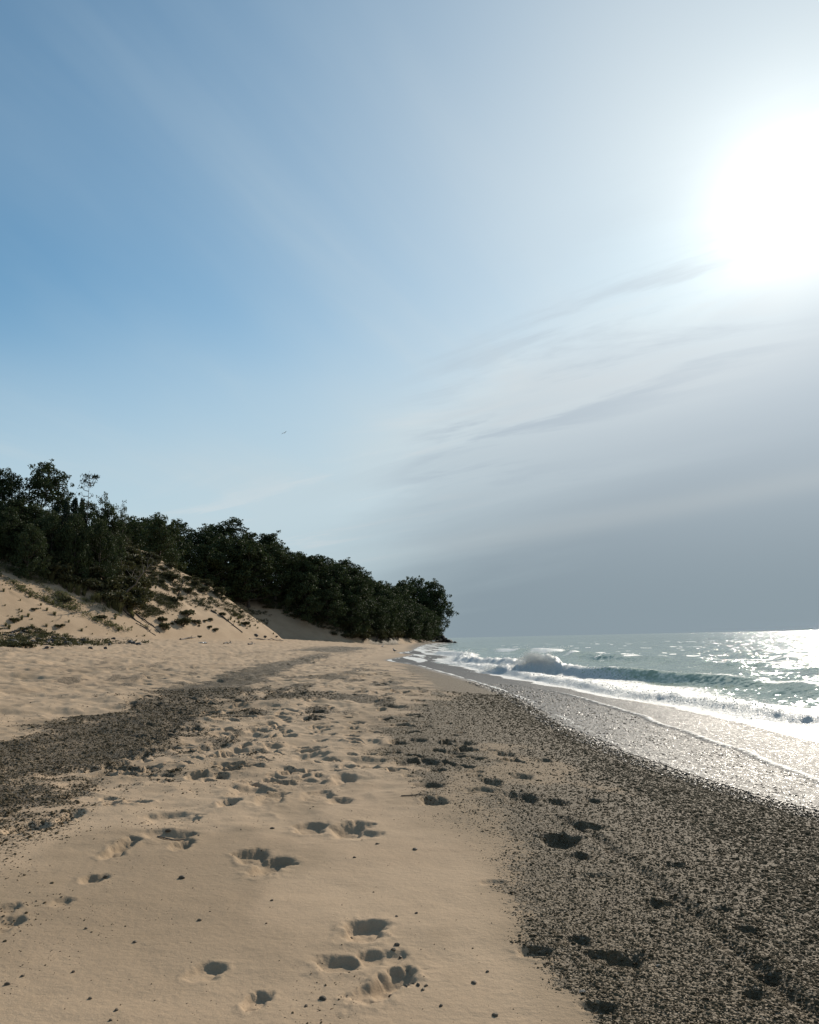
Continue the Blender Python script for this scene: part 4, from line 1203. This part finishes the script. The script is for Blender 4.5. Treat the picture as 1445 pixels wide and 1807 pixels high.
THICKET = [(-40, 925), (0, 920), (60, 915), (130, 912), (190, 930), (212, 962), (236, 1000), (262, 1035), (258, 1068), (232, 1084), (180, 1060), (120, 1038), (60, 1002), (0, 978), (-40, 965)]
for p in scatter_px(THICKET, 100, 5, 1.6):
    w = _rz.uniform(2.4, 4.2)
    px, py = pxof(p)
    wh = ("left " if px < 85 else "middle " if px < 165 else "right ") + ("upper" if py < 965 + 0.25 * max(0, px - 60) else "lower")
    plant_shrub(p[0], p[1], w, w * _rz.uniform(0.6, 0.85), "dense dark shrub in the %s part of the thicket on the near dune" % wh, "thicket shrubs, %s part" % wh, z=p[2])
FRINGE = [(-30, 985), (0, 988), (60, 1010), (120, 1045), (180, 1068), (236, 1092), (230, 1080), (180, 1055), (120, 1030), (60, 995), (0, 975), (-30, 972)]
for p in scatter_px(FRINGE, 90, 6, 0.6):
    o = link("grass_tuft", TUFT[_rz.randrange(3)], None, (p[0], p[1], p[2]), _rz.uniform(0, 6.28), _rz.uniform(1.2, 2.4))
    tag(o, "tall grass tuft along the lower edge of the thicket", "grass tuft", "tall grass along the thicket edge")
RIDGE = [(212, 955), (250, 975), (330, 1010), (420, 1035), (450, 1065), (400, 1060), (350, 1055), (300, 1045), (262, 1020), (236, 995)]
for p in scatter_px(RIDGE, 95, 7, 0.7):
    w = 0.4 + 1.9 * _rz.random() ** 1.7
    sh_ = "crest" if pxof(p)[0] < 290 else "middle" if pxof(p)[0] < 370 else "lower end"
    plant_shrub(p[0], p[1], w, w * _rz.uniform(0.45, 0.9), "%s dark shrub on the %s of the sandy shoulder right of the thicket" % ("wide scrubby" if w > 1.1 else "small scrubby", sh_), "%s shrubs on the %s of the sandy shoulder" % ("wide" if w > 1.1 else "small", sh_), z=p[2])
FACE = [(262, 1040), (350, 1062), (420, 1070), (490, 1120), (430, 1118), (300, 1108), (262, 1085)]
for p in scatter_px(FACE, 18, 8, 1.0):
    w = 0.25 + 0.7 * _rz.random() ** 2
    plant_shrub(p[0], p[1], w, w * _rz.uniform(.5, 1.0), "small dark shrub scattered on the sunlit sand face", "small shrubs on the sunlit sand face", z=p[2])
for px, py, w, h, lab in ((322, 1105, 2.0, 1.8, "larger dark bush pair low on the sunlit sand face, right of the thicket"), (290, 1112, 1.5, 1.3, "round dark bush at the dune foot below the thicket"),
                          (330, 1088, 2.2, 1.5, "wide dark bush above the bush pair on the sunlit face"), (345, 1100, 1.6, 0.9, "low bush running downhill right of the bush pair"),
                          (286, 1098, 1.3, 1.1, "bush just above the round bush at the dune foot"), (310, 1062, 2.4, 1.1, "low spreading bush at the base of the upright dead snag"),
                          (370, 1108, .9, .6, "left one of two small bushes near the dune foot"), (380, 1113, 1.0, .7, "right one of two small bushes near the dune foot"),
                          (432, 1103, 1.5, .9, "green bush at the lower end of the fallen trunk"), (392, 1087, 1.1, .9, "bush at the upper end of the fallen trunk"),
                          (177, 1093, 1.5, .9, "dark round bush alone on the open sand slope left of the thicket"), (105, 1107, 1.1, .6, "small bush on the open sand above the rocks"),
                          (26, 1096, 1.1, .6, "small bush near the left edge of the open sand slope"), (60, 1076, .9, .4, "flat bush high on the open sand slope"),
                          (352, 1124, .7, .4, "pale green bush on the beach line beside the driftwood"), (115, 1062, 1.6, 1.1, "grassy bush hanging below the thicket edge")):
    p = hit(px, py, 30)
    plant_shrub(p[0], p[1], w, h, lab, None, z=p[2])
SHADE = [(420, 1030), (520, 1040), (575, 1070), (612, 1122), (585, 1122), (540, 1095), (470, 1075)]
for p in scatter_px(SHADE, 52, 9, 1.2):
    w = _rz.uniform(0.8, 2.6)
    plant_shrub(p[0], p[1], w, w * 0.6, "dark shrub on the shaded slope below the far woods", "shrubs on the shaded slope", z=p[2])
FOOTW = [(606, 1108), (680, 1108), (760, 1118), (752, 1128), (690, 1131.5), (606, 1128)]
for p in scatter_px(FOOTW, 46, 10, 1.8, 120):
    w = _rz.uniform(2.0, 4.5)
    plant_shrub(p[0], p[1], w, w * 0.8, "dark bush at the foot of the far woods by the beach", "bushes at the foot of the far woods", z=p[2])
OPEN = [(0, 1020), (90, 1055), (250, 1106), (260, 1128), (120, 1128), (0, 1120)]
for p in scatter_px(OPEN, 70, 11, 0.25):
    o = link("grass_tuft", TUFT[_rz.randrange(3)], None, (p[0], p[1], p[2]), _rz.uniform(0, 6.28), 0.25 + 0.75 * _rz.random() ** 2)
    tag(o, "thin grass tuft growing on the open sand slope at left", "grass tuft", "grass on the open sand slope")
LOWV = [(0, 1108), (60, 1112), (130, 1128), (160, 1136), (60, 1143), (0, 1142)]
for p in scatter_px(LOWV, 44, 12, 0.5):
    w = _rz.uniform(0.4, 1.1)
    plant_shrub(p[0], p[1], w, w * 0.45, "low dark plant among the rocks at the dune foot", "low plants among the dune foot rocks", None, "low_plant", p[2])
for p in scatter_px([(400, 1080), (445, 1100), (495, 1122), (440, 1112), (395, 1095)], 16, 13, 0.6):
    o = link("grass_tuft", TUFT[_rz.randrange(3)], None, (p[0], p[1], p[2]), _rz.uniform(0, 6.28), _rz.uniform(0.5, 0.9))
    tag(o, "green grass tuft beside the fallen trunk on the sand face", "grass tuft", "grass along the fallen trunk")

# low scrub and grass nobody could count, in patches running down the slopes
def slope_cover(name, poly, n, seed, mask_lo, mat, label, hmin=0.12, hmax=0.45, t0=30.0):
    r = np.random.default_rng(seed)
    xs_, ys_ = [q[0] for q in poly], [q[1] for q in poly]
    PX, PY = r.uniform(min(xs_), max(xs_), n), r.uniform(min(ys_), max(ys_), n)
    k = inside(PX, PY, poly)
    P_, ok = hits(PX[k], PY[k], t0); P_ = P_[ok]
    a = P_[:, 0] * 0.55 - P_[:, 1] * 0.83; b = P_[:, 0] * 0.83 + P_[:, 1] * 0.55
    m_ = fbm(a / 1.3, b / 4.2, 4, 99) + 0.16 * (r.random(len(P_)) - 0.5)
    P_ = P_[m_ > mask_lo]
    c = 16
    H_ = r.uniform(hmin, hmax, len(P_))
    C = np.repeat(P_, c, 0) + r.normal(size=(len(P_) * c, 3)) * np.array([0.22, 0.22, 0.0]) + np.array([0, 0, 1.0]) * (np.repeat(H_, c) * r.random(len(P_) * c))[:, None]
    L_ = 0.24 * r.uniform(0.6, 1.3, len(C))
    lv, lf = leaves(C, L_, L_ * 0.42, r, -0.2)
    o = link(name, mesh_np(name, lv, lf, [mat], False)); tag(o, label, "ground cover", None, 'stuff')
    print(name, len(P_))
slope_cover("scrub", [(205, 950), (260, 975), (340, 1012), (430, 1038), (480, 1085), (470, 1105), (400, 1085), (330, 1075), (262, 1090), (236, 1092), (225, 1000)], 9000, 201, 0.545, M_SHRUB, "brown green scrub in patches down the sandy shoulder right of the thicket")
slope_cover("dune_grass", [(-20, 985), (0, 985), (60, 1008), (130, 1050), (190, 1078), (262, 1108), (240, 1120), (150, 1095), (60, 1055), (-20, 1020)], 2600, 203, 0.50, M_GRASS, "thin grass fringe below the thicket on the open sand slope", 0.2, 0.6)
slope_cover("brush", [(420, 1028), (520, 1036), (600, 1075), (630, 1124), (590, 1122), (540, 1098), (470, 1075)], 5200, 205, 0.47, M_SHRUB, "dark brush in patches on the shaded slope below the far woods", 0.2, 0.8, 120)
slope_cover("undergrowth", [(-20, 1104), (60, 1108), (140, 1130), (260, 1134), (260, 1139), (120, 1142), (-20, 1143)], 1500, 207, 0.56, M_SHRUB, "low weedy undergrowth among the rocks along the dune foot", 0.1, 0.35)

# ------------------------------------------------------------------ dead wood
def dead_wood(name, pts, r0, r1, label, cat, seed, stubs=3, fan=0, parent_loc=None):
    r = np.random.default_rng(seed)
    pts = [np.asarray(p, float) for p in pts]
    o0 = pts[0].copy()
    L = np.linalg.norm(pts[-1] - pts[0])
    t = np.linspace(0, 1, 9)
    base_ = np.array([np.interp(t * (len(pts) - 1), range(len(pts)), [p[i] for p in pts]) for i in range(3)]).T - o0
    base_[1:-1] += r.normal(0, L * 0.010, (7, 3))
    V, Fc = [], []
    tube(V, Fc, list(base_), list(np.linspace(r0, r1, 9) * r.uniform(0.9, 1.1, 9)), 7)
    root = link(name, mesh_np(name, V, Fc, [M_DRIFT], True), None, tuple(o0))
    tag(root, label, cat)
    ax = (pts[-1] - pts[0]) / L
    for k in range(stubs + fan):
        f = r.uniform(0.3, 0.95) if k < stubs else r.uniform(0.6, 1.0)
        b = np.array([np.interp(f, t, base_[:, i]) for i in range(3)])
        dr_ = ax * r.uniform(0.1, 0.9) + r.normal(0, 0.55, 3); dr_[2] = abs(dr_[2]) * (1.0 if k < stubs else 1.2); dr_ /= np.linalg.norm(dr_)
        ln = L * (r.uniform(0.06, 0.14) if k < stubs else r.uniform(0.18, 0.38))
        V, Fc = [], []
        m1 = b + dr_ * ln * 0.5 + r.normal(0, ln * 0.07, 3)
        e1 = b + dr_ * ln
        tube(V, Fc, [b, m1, e1], [r1 * 0.9 + (r0 - r1) * (1 - f) * 0.3, r1 * 0.6, r1 * 0.25], 5)
        if k >= stubs:
            tube(V, Fc, [m1, m1 + (dr_ + r.normal(0, 0.5, 3)) * ln * 0.45], [r1 * 0.45, r1 * 0.2], 4)
        link("branch", mesh_np("dead_branch", V, Fc, [M_DRIFT], True), root)
    return root
a = hit(205, 1066, 30)
dead_wood("dead_tree", [a + np.array([0, 0, -.2]), a + np.array([2.4, -0.3, 2.6]), a + np.array([4.6, -0.6, 5.2])], 0.16, 0.05, "leaning bare dead tree with forked twigs above the thicket", "dead tree", 3, 2, 9)
a = hit(312, 1062, 30)
dead_wood("dead_tree", [a + np.array([0, 0, -.2]), a + np.array([.35, 0, 1.5]), a + np.array([1.0, 0, 3.2])], 0.13, 0.05, "upright dead snag with short branch stubs on the sand face", "dead tree", 4, 6, 2)
for k, (p0, p1, r0, lab) in enumerate((((205, 1066), (262, 1110), .13, "long straight fallen trunk lying downhill below the thicket"), ((228, 1074), (283, 1118), .11, "second fallen trunk lying downhill right of the long one"),
                                       ((240, 1100), (275, 1122), .08, "thin fallen pole at the dune foot below the thicket"), ((372, 1078), (428, 1117), .15, "fallen trunk lying down the middle of the sunlit sand face"),
                                       ((318, 1129), (346, 1125), .13, "crooked driftwood branch lying on the beach at the dune foot"), ((395, 1137), (408, 1136), .14, "short driftwood log on the flat sand"),
                                       ((438, 1138), (450, 1137), .12, "small driftwood stick right of the short log"), ((405, 1050), (440, 1075), .10, "thin fallen trunk near the top of the sunlit sand face"),
                                       ((440, 1128), (500, 1131), .09, "long thin drift pole at the far end of the dune foot"))):
    a, b = hit(*p0, 20), hit(*p1, 20)
    if a is None or b is None or np.linalg.norm(a - b) > 30: print('log?', k); continue
    mids = [a + (b - a) * f for f in (0, .33, .66, 1)]
    mids = [np.array([q[0], q[1], float(land(q[0], q[1])) + r0 * 0.7]) for q in mids]
    dead_wood("driftwood_log" if p0[1] > 1120 else "fallen_trunk", mids, r0, r0 * 0.5, lab, "log", 20 + k, 3)

for k, (p0, p1, lab) in enumerate((((708, 1407), (757, 1405), "thin pale twig lying at the edge of the gravel in the middle of the beach"), ((278, 1470), (352, 1474), "thin dark twig lying on the lip of prints at left"))):
    a, b = hit(*p0, 2), hit(*p1, 2)
    mids = [a + (b - a) * f for f in (0, .33, .66, 1)]
    mids = [np.array([q[0], q[1], gz(q[0], q[1]) + 0.006]) for q in mids]
    dead_wood("twig", mids, 0.006, 0.003, lab, "twig", 60 + k, 2)

# ------------------------------------------------------------------ rocks
def place_rock(kind, px, py, wpx, label, group=None, k=None, z=None, lift=0.15):
    p = hit(px, py, 8) if z is None else plane_pt(px, py, z)
    if p is None: print('rock?', px, py); return
    w = wpx / F * np.linalg.norm(p - EYE)
    o = link(kind, ROCK[_rz.randrange(5) if k is None else k], None, (p[0], p[1], (gz(p[0], p[1]) if z is None else z) + w * lift), _rz.uniform(0, 6.28), (w, w * _rz.uniform(.8, 1.1), w * _rz.uniform(.75, 1.1)))
    return tag(o, label, "rock", group)
for px, py, w, lab in ((82, 1145, 10, "low flat rock nearest the beach, left of a smaller one"), (92, 1145, 7, "small rock beside the low flat rock nearest the beach"), (85, 1140, 10, "flat rock just above the pair nearest the beach"),
                       (119, 1140, 16, "long flat rock left of the tall block at the dune foot"), (139, 1138, 14, "tall dark block, largest of the rocks at the dune foot"), (148, 1132, 14, "rock leaning behind the tall dark block"),
                       (167, 1139, 9, "lone small rock right of the tall block"), (193, 1139, 8, "lower rock of the stacked pair at the dune foot"), (193, 1134, 7, "upper rock of the stacked pair at the dune foot"),
                       (200, 1129, 7, "small rock just above the stacked pair"), (210, 1136, 7, "small rock between the stacked pair and the right clump"), (230, 1135, 12, "left rock of the right hand clump at the dune foot"),
                       (236, 1137, 10, "middle rock of the right hand clump at the dune foot"), (244, 1138, 11, "right rock of the right hand clump at the dune foot"), (254, 1135, 7, "last small rock at the right end of the dune foot row"),
                       (186, 1146, 8, "flat stone half buried in the tyre line"), (159, 1146, 8, "small flat stone half buried left of the tyre line")):
    place_rock("rock", px, py, w, lab)
for p in scatter_px([(0, 1112), (60, 1116), (125, 1132), (80, 1138), (0, 1138)], 34, 14, 0.6):
    w = _rz.uniform(0.35, 0.8)
    o = link("rock", ROCK[_rz.randrange(5)], None, (p[0], p[1], p[2] + w * 0.12), _rz.uniform(0, 6.28), (w, w * .9, w * _rz.uniform(.6, 1.0)))
    tag(o, "dark rock among low plants at the left dune foot", "rock", "rocks among the low plants")
for px, py, w, lab in ((640, 1130.5, 5, "small dark lump at the end of the beach by the woods, left one"), (664, 1131.5, 6, "small dark lump at the end of the beach, right one"), (488, 1124, 6, "dark stone at the tip of the sunlit sand face"),
                       (452, 1122, 8, "low dark stone near the tip of the sunlit sand face"), (468, 1125, 6, "small stone between two stones at the dune tip")):
    place_rock("rock", px, py, w, lab)
rb = np.random.default_rng(91)
for k in range(44):
    t = rb.random() ** 0.8
    px = 728 + 62 * t
    y = 338 + 5 * rb.random() - 6 * (1 - t); x = float((px - 722) / F * y)
    base_h = max(float(land(x, y)), WL - 0.3)
    w = rb.uniform(1.6, 3.8) * (1.15 - 0.45 * t)
    stack = (1 - t) ** 0.7 * 5.5 * rb.random()
    o = link("boulder", ROCK[rb.integers(0, 5)], None, (x, y, base_h + stack + 0.2), rb.uniform(0, 6.28), (w, w, w * rb.uniform(.7, 1.1)))
    tag(o, "dark boulder piled at the foot of the wooded point", "boulder", "boulders piled at the point")
for k, (px, py, w) in enumerate(((749, 1130, 5), (757, 1131, 6), (765, 1128.5, 7), (771, 1131, 6), (778, 1129.5, 5))):
    p = plane_pt(px, py, WL + 0.1); r_ = ray(px, py); p = EYE + r_ * (332 / r_[1])
    wm = w / F * 346
    o = link("concrete_slab", bpy.data.meshes.get("slab") or rock_mesh(70, M_SLAB, .45, "slab"), None, (p[0], p[1], max(p[2], WL)), 0.9 * k, (wm, wm, wm * .8))
    tag(o, "pale broken block among the dark boulders at the point", "block", "pale blocks among the boulders")
p = EYE + ray(803, 1131.5) * (330 / ray(803, 1131.5)[1])
o = link("rock", ROCK[2], None, (p[0], p[1], WL + 0.2), 0.4, (1.5, 1.2, 1.5)); tag(o, "lone dark rock standing in the water past the point", "rock")

# ------------------------------------------------------------------ loose pebbles one can single out on the clean sand
PEB = [(569, 1763, 17, "largest dark stone on the clean sand in the foreground"), (732, 1499, 13, "dark stone alone on the sand left of the gravel edge"), (481, 1462, 11, "dark stone left of the double footprint"),
       (352, 1624, 11, "dark stone on the smooth sand left of the big footprints"), (238, 1662, 11, "dark stone on the smooth sand at lower left"), (298, 1465, 14, "dark stone standing on the lip of a print"),
       (321, 1549, 17, "flat brownish stone half sunk in smooth sand"), (836, 1735, 13, "dark stone at the gravel edge in the lower right"), (874, 1790, 14, "dark stone near the bottom edge beside the gravel"),
       (1028, 1752, 15, "pale stone lying on dark gravel near the bottom edge"), (1162, 1706, 12, "pale yellowish stone on the dark gravel"), (187, 1543, 11, "round stone beside a small print at left")]
for px, py, w, lab in PEB:
    p = hit(px, py, 2)
    wm = w * 0.9 / F * np.linalg.norm(p - EYE)
    pale = lab.startswith("pale")
    me = bpy.data.meshes.get("pale_pebble" if pale else "lone_pebble") or rock_mesh(81 if pale else 82, M_SLAB if pale else M_DPEB, .7, "pale_pebble" if pale else "lone_pebble")
    o = link("pebble", me, None, (p[0], p[1], gz(p[0], p[1]) + wm * 0.06), _rz.uniform(0, 6.28), (wm, wm * .85, wm * .62))
    tag(o, lab, "pebble")
for px, py, w in ((152, 1639, 9), (159, 1763, 10), (205, 1785, 10), (195, 1803, 9), (129, 1715, 9), (12, 1738, 12), (40, 1723, 9), (665, 1490, 9), (778, 1776, 10), (625, 1515, 8), (480, 1590, 8), (620, 1640, 8), (540, 1775, 9), (700, 1617, 8), (735, 1612, 8), (860, 1715, 9)):
    p = hit(px, py, 2); wm = w * 0.85 / F * np.linalg.norm(p - EYE)
    me = bpy.data.meshes.get("lone_pebble") or rock_mesh(82, M_DPEB, .7, "lone_pebble")
    o = link("pebble", me, None, (p[0], p[1], gz(p[0], p[1]) + wm * 0.05), _rz.uniform(0, 6.28), (wm, wm * .85, wm * .8))
    tag(o, "tiny dark pebble lying on the smooth pale sand", "pebble", "tiny pebbles on the smooth sand")

for px, py, w in ((712, 1732, 10), (722, 1738, 9), (730, 1733, 8), (738, 1740, 8), (716, 1744, 8), (746, 1748, 7), (706, 1726, 7), (752, 1741, 7), (700, 1668, 9), (694, 1676, 8), (706, 1682, 7), (690, 1742, 9)):
    p = hit(px, py, 2); wm = w * 1.15 / F * np.linalg.norm(p - EYE)
    o = link("sand_clod", bpy.data.meshes.get("clod") or rock_mesh(83, M_DPEB, .7, "clod"), None, (p[0], p[1], gz(p[0], p[1]) + wm * 0.1), _rz.uniform(0, 6.28), (wm, wm * .85, wm * .7))
    tag(o, "dark crumb of damp sand thrown up beside the big double footprint", "sand clod", "crumbs beside the big footprints")

# ------------------------------------------------------------------ litter and gulls
p = hit(358, 1136, 20)
bm = bmesh.new(); bmesh.ops.create_grid(bm, x_segments=9, y_segments=7, size=0.5)
for v in bm.verts:
    q = np.array(v.co); n_ = float(fbm(np.array(q[0] * 4 + 3), np.array(q[1] * 4 + 8), 3, 141))
    v.co = Vector((q[0] * 1.0, q[1] * 0.6, 0.42 * max(0, n_ - 0.28) * (1.2 - abs(q[0]))))
bmesh.ops.solidify(bm, geom=bm.faces[:], thickness=0.012)
me = bpy.data.meshes.new("plastic_sheet"); bm.to_mesh(me); bm.free(); me.materials.append(M_LITTER)
o = link("plastic_sheet", me, None, (p[0], p[1], gz(p[0], p[1]) + 0.02), 0.3, (1.0, 1.0, 1.4)); tag(o, "small crumpled white scrap lying on the sand by the dune foot", "litter")

def loft(rings, mat, name, n=8):
    V, Fc = [], []
    tube(V, Fc, [r[0] for r in rings], [r[1] for r in rings], n)
    return mesh_np(name, V, Fc, [mat], True)
def gull_stand(px, py, label, rz, body_mat, s=1.0):
    p = hit(px, py, 20)
    root = bpy.data.objects.new("gull", None); COL.objects.link(root)
    root.location = (p[0], p[1], gz(p[0], p[1])); root.rotation_euler = (0, 0, rz); root.scale = (s, s, s)
    b = loft([((-.26, 0, .20), .015), ((-.17, 0, .21), .05), ((-.05, 0, .24), .085), ((.07, 0, .28), .09), ((.14, 0, .34), .06), ((.165, 0, .41), .042), ((.175, 0, .45), .045), ((.19, 0, .475), .03), ((.195, 0, .485), .008)], body_mat, "gull_body")
    link("body", b, root)
    link("beak", loft([((.205, 0, .445), .014), ((.25, 0, .44), .009), ((.275, 0, .43), .003)], M_GULLY, "gull_beak", 5), root)
    for sd in (-1, 1):
        link("wing", loft([((.08, sd * .075, .30), .012), ((0, sd * .09, .27), .035), ((-.15, sd * .07, .235), .028), ((-.34, sd * .02, .21), .006)], M_GULLG, "gull_wing", 6), root)
        link("leg", loft([((0, sd * .04, .18), .010), ((.01, sd * .04, .09), .007), ((0, sd * .04, 0.01), .007), ((.06, sd * .045, 0.0), .004)], M_GULLY, "gull_leg", 5), root)
    tag(root, label, "gull")
gull_stand(696, 1152, "dark gull standing at the water's edge far up the beach", 2.4, M_GULLG, 1.25)
gull_stand(675, 1143, "pale gull standing on the sand beyond the dark one", 0.6, M_GULLW, 1.0)
r_ = ray(502, 764); pf = EYE + r_ * 165
root = bpy.data.objects.new("flying_gull", None); COL.objects.link(root)
root.location = tuple(pf); root.rotation_euler = (0.25, -0.30, -0.5)
link("body", loft([((-.02, -.30, 0), .02), ((0, -.15, 0), .06), ((0, .05, .01), .075), ((0, .18, .03), .05), ((0, .24, .04), .045), ((0, .29, .03), .01)], M_GULLW, "flying_body"), root)
for sd in (-1, 1):
    V, Fq = [], []
    sec = [(.04, .16, 0.02), (.30, .17, .14), (.52, .10, .12), (.72, -.06, .04)]
    for k, (xw, yw, zw) in enumerate(sec):
        ch = (.20, .17, .13, .02)[k]
        for dz_ in (.012, -.012):
            V += [(sd * xw, yw, zw + dz_), (sd * xw, yw - ch, zw + dz_)]
    for k in range(3):
        a = 4 * k; b = a + 4
        Fq += [(a, a + 1, b + 1, b), (a + 2, b + 2, b + 3, a + 3), (a, b, b + 2, a + 2), (a + 1, a + 3, b + 3, b + 1)]
    link("wing", mesh_np("flying_wing", V, Fq, [M_GULLG], False), root)
link("tail", loft([((0, -.26, 0), .03), ((0, -.42, 0), .05), ((0, -.44, 0), .004)], M_GULLW, "flying_tail", 6), root)
tag(root, "small gull gliding in the pale sky above the far woods", "gull")
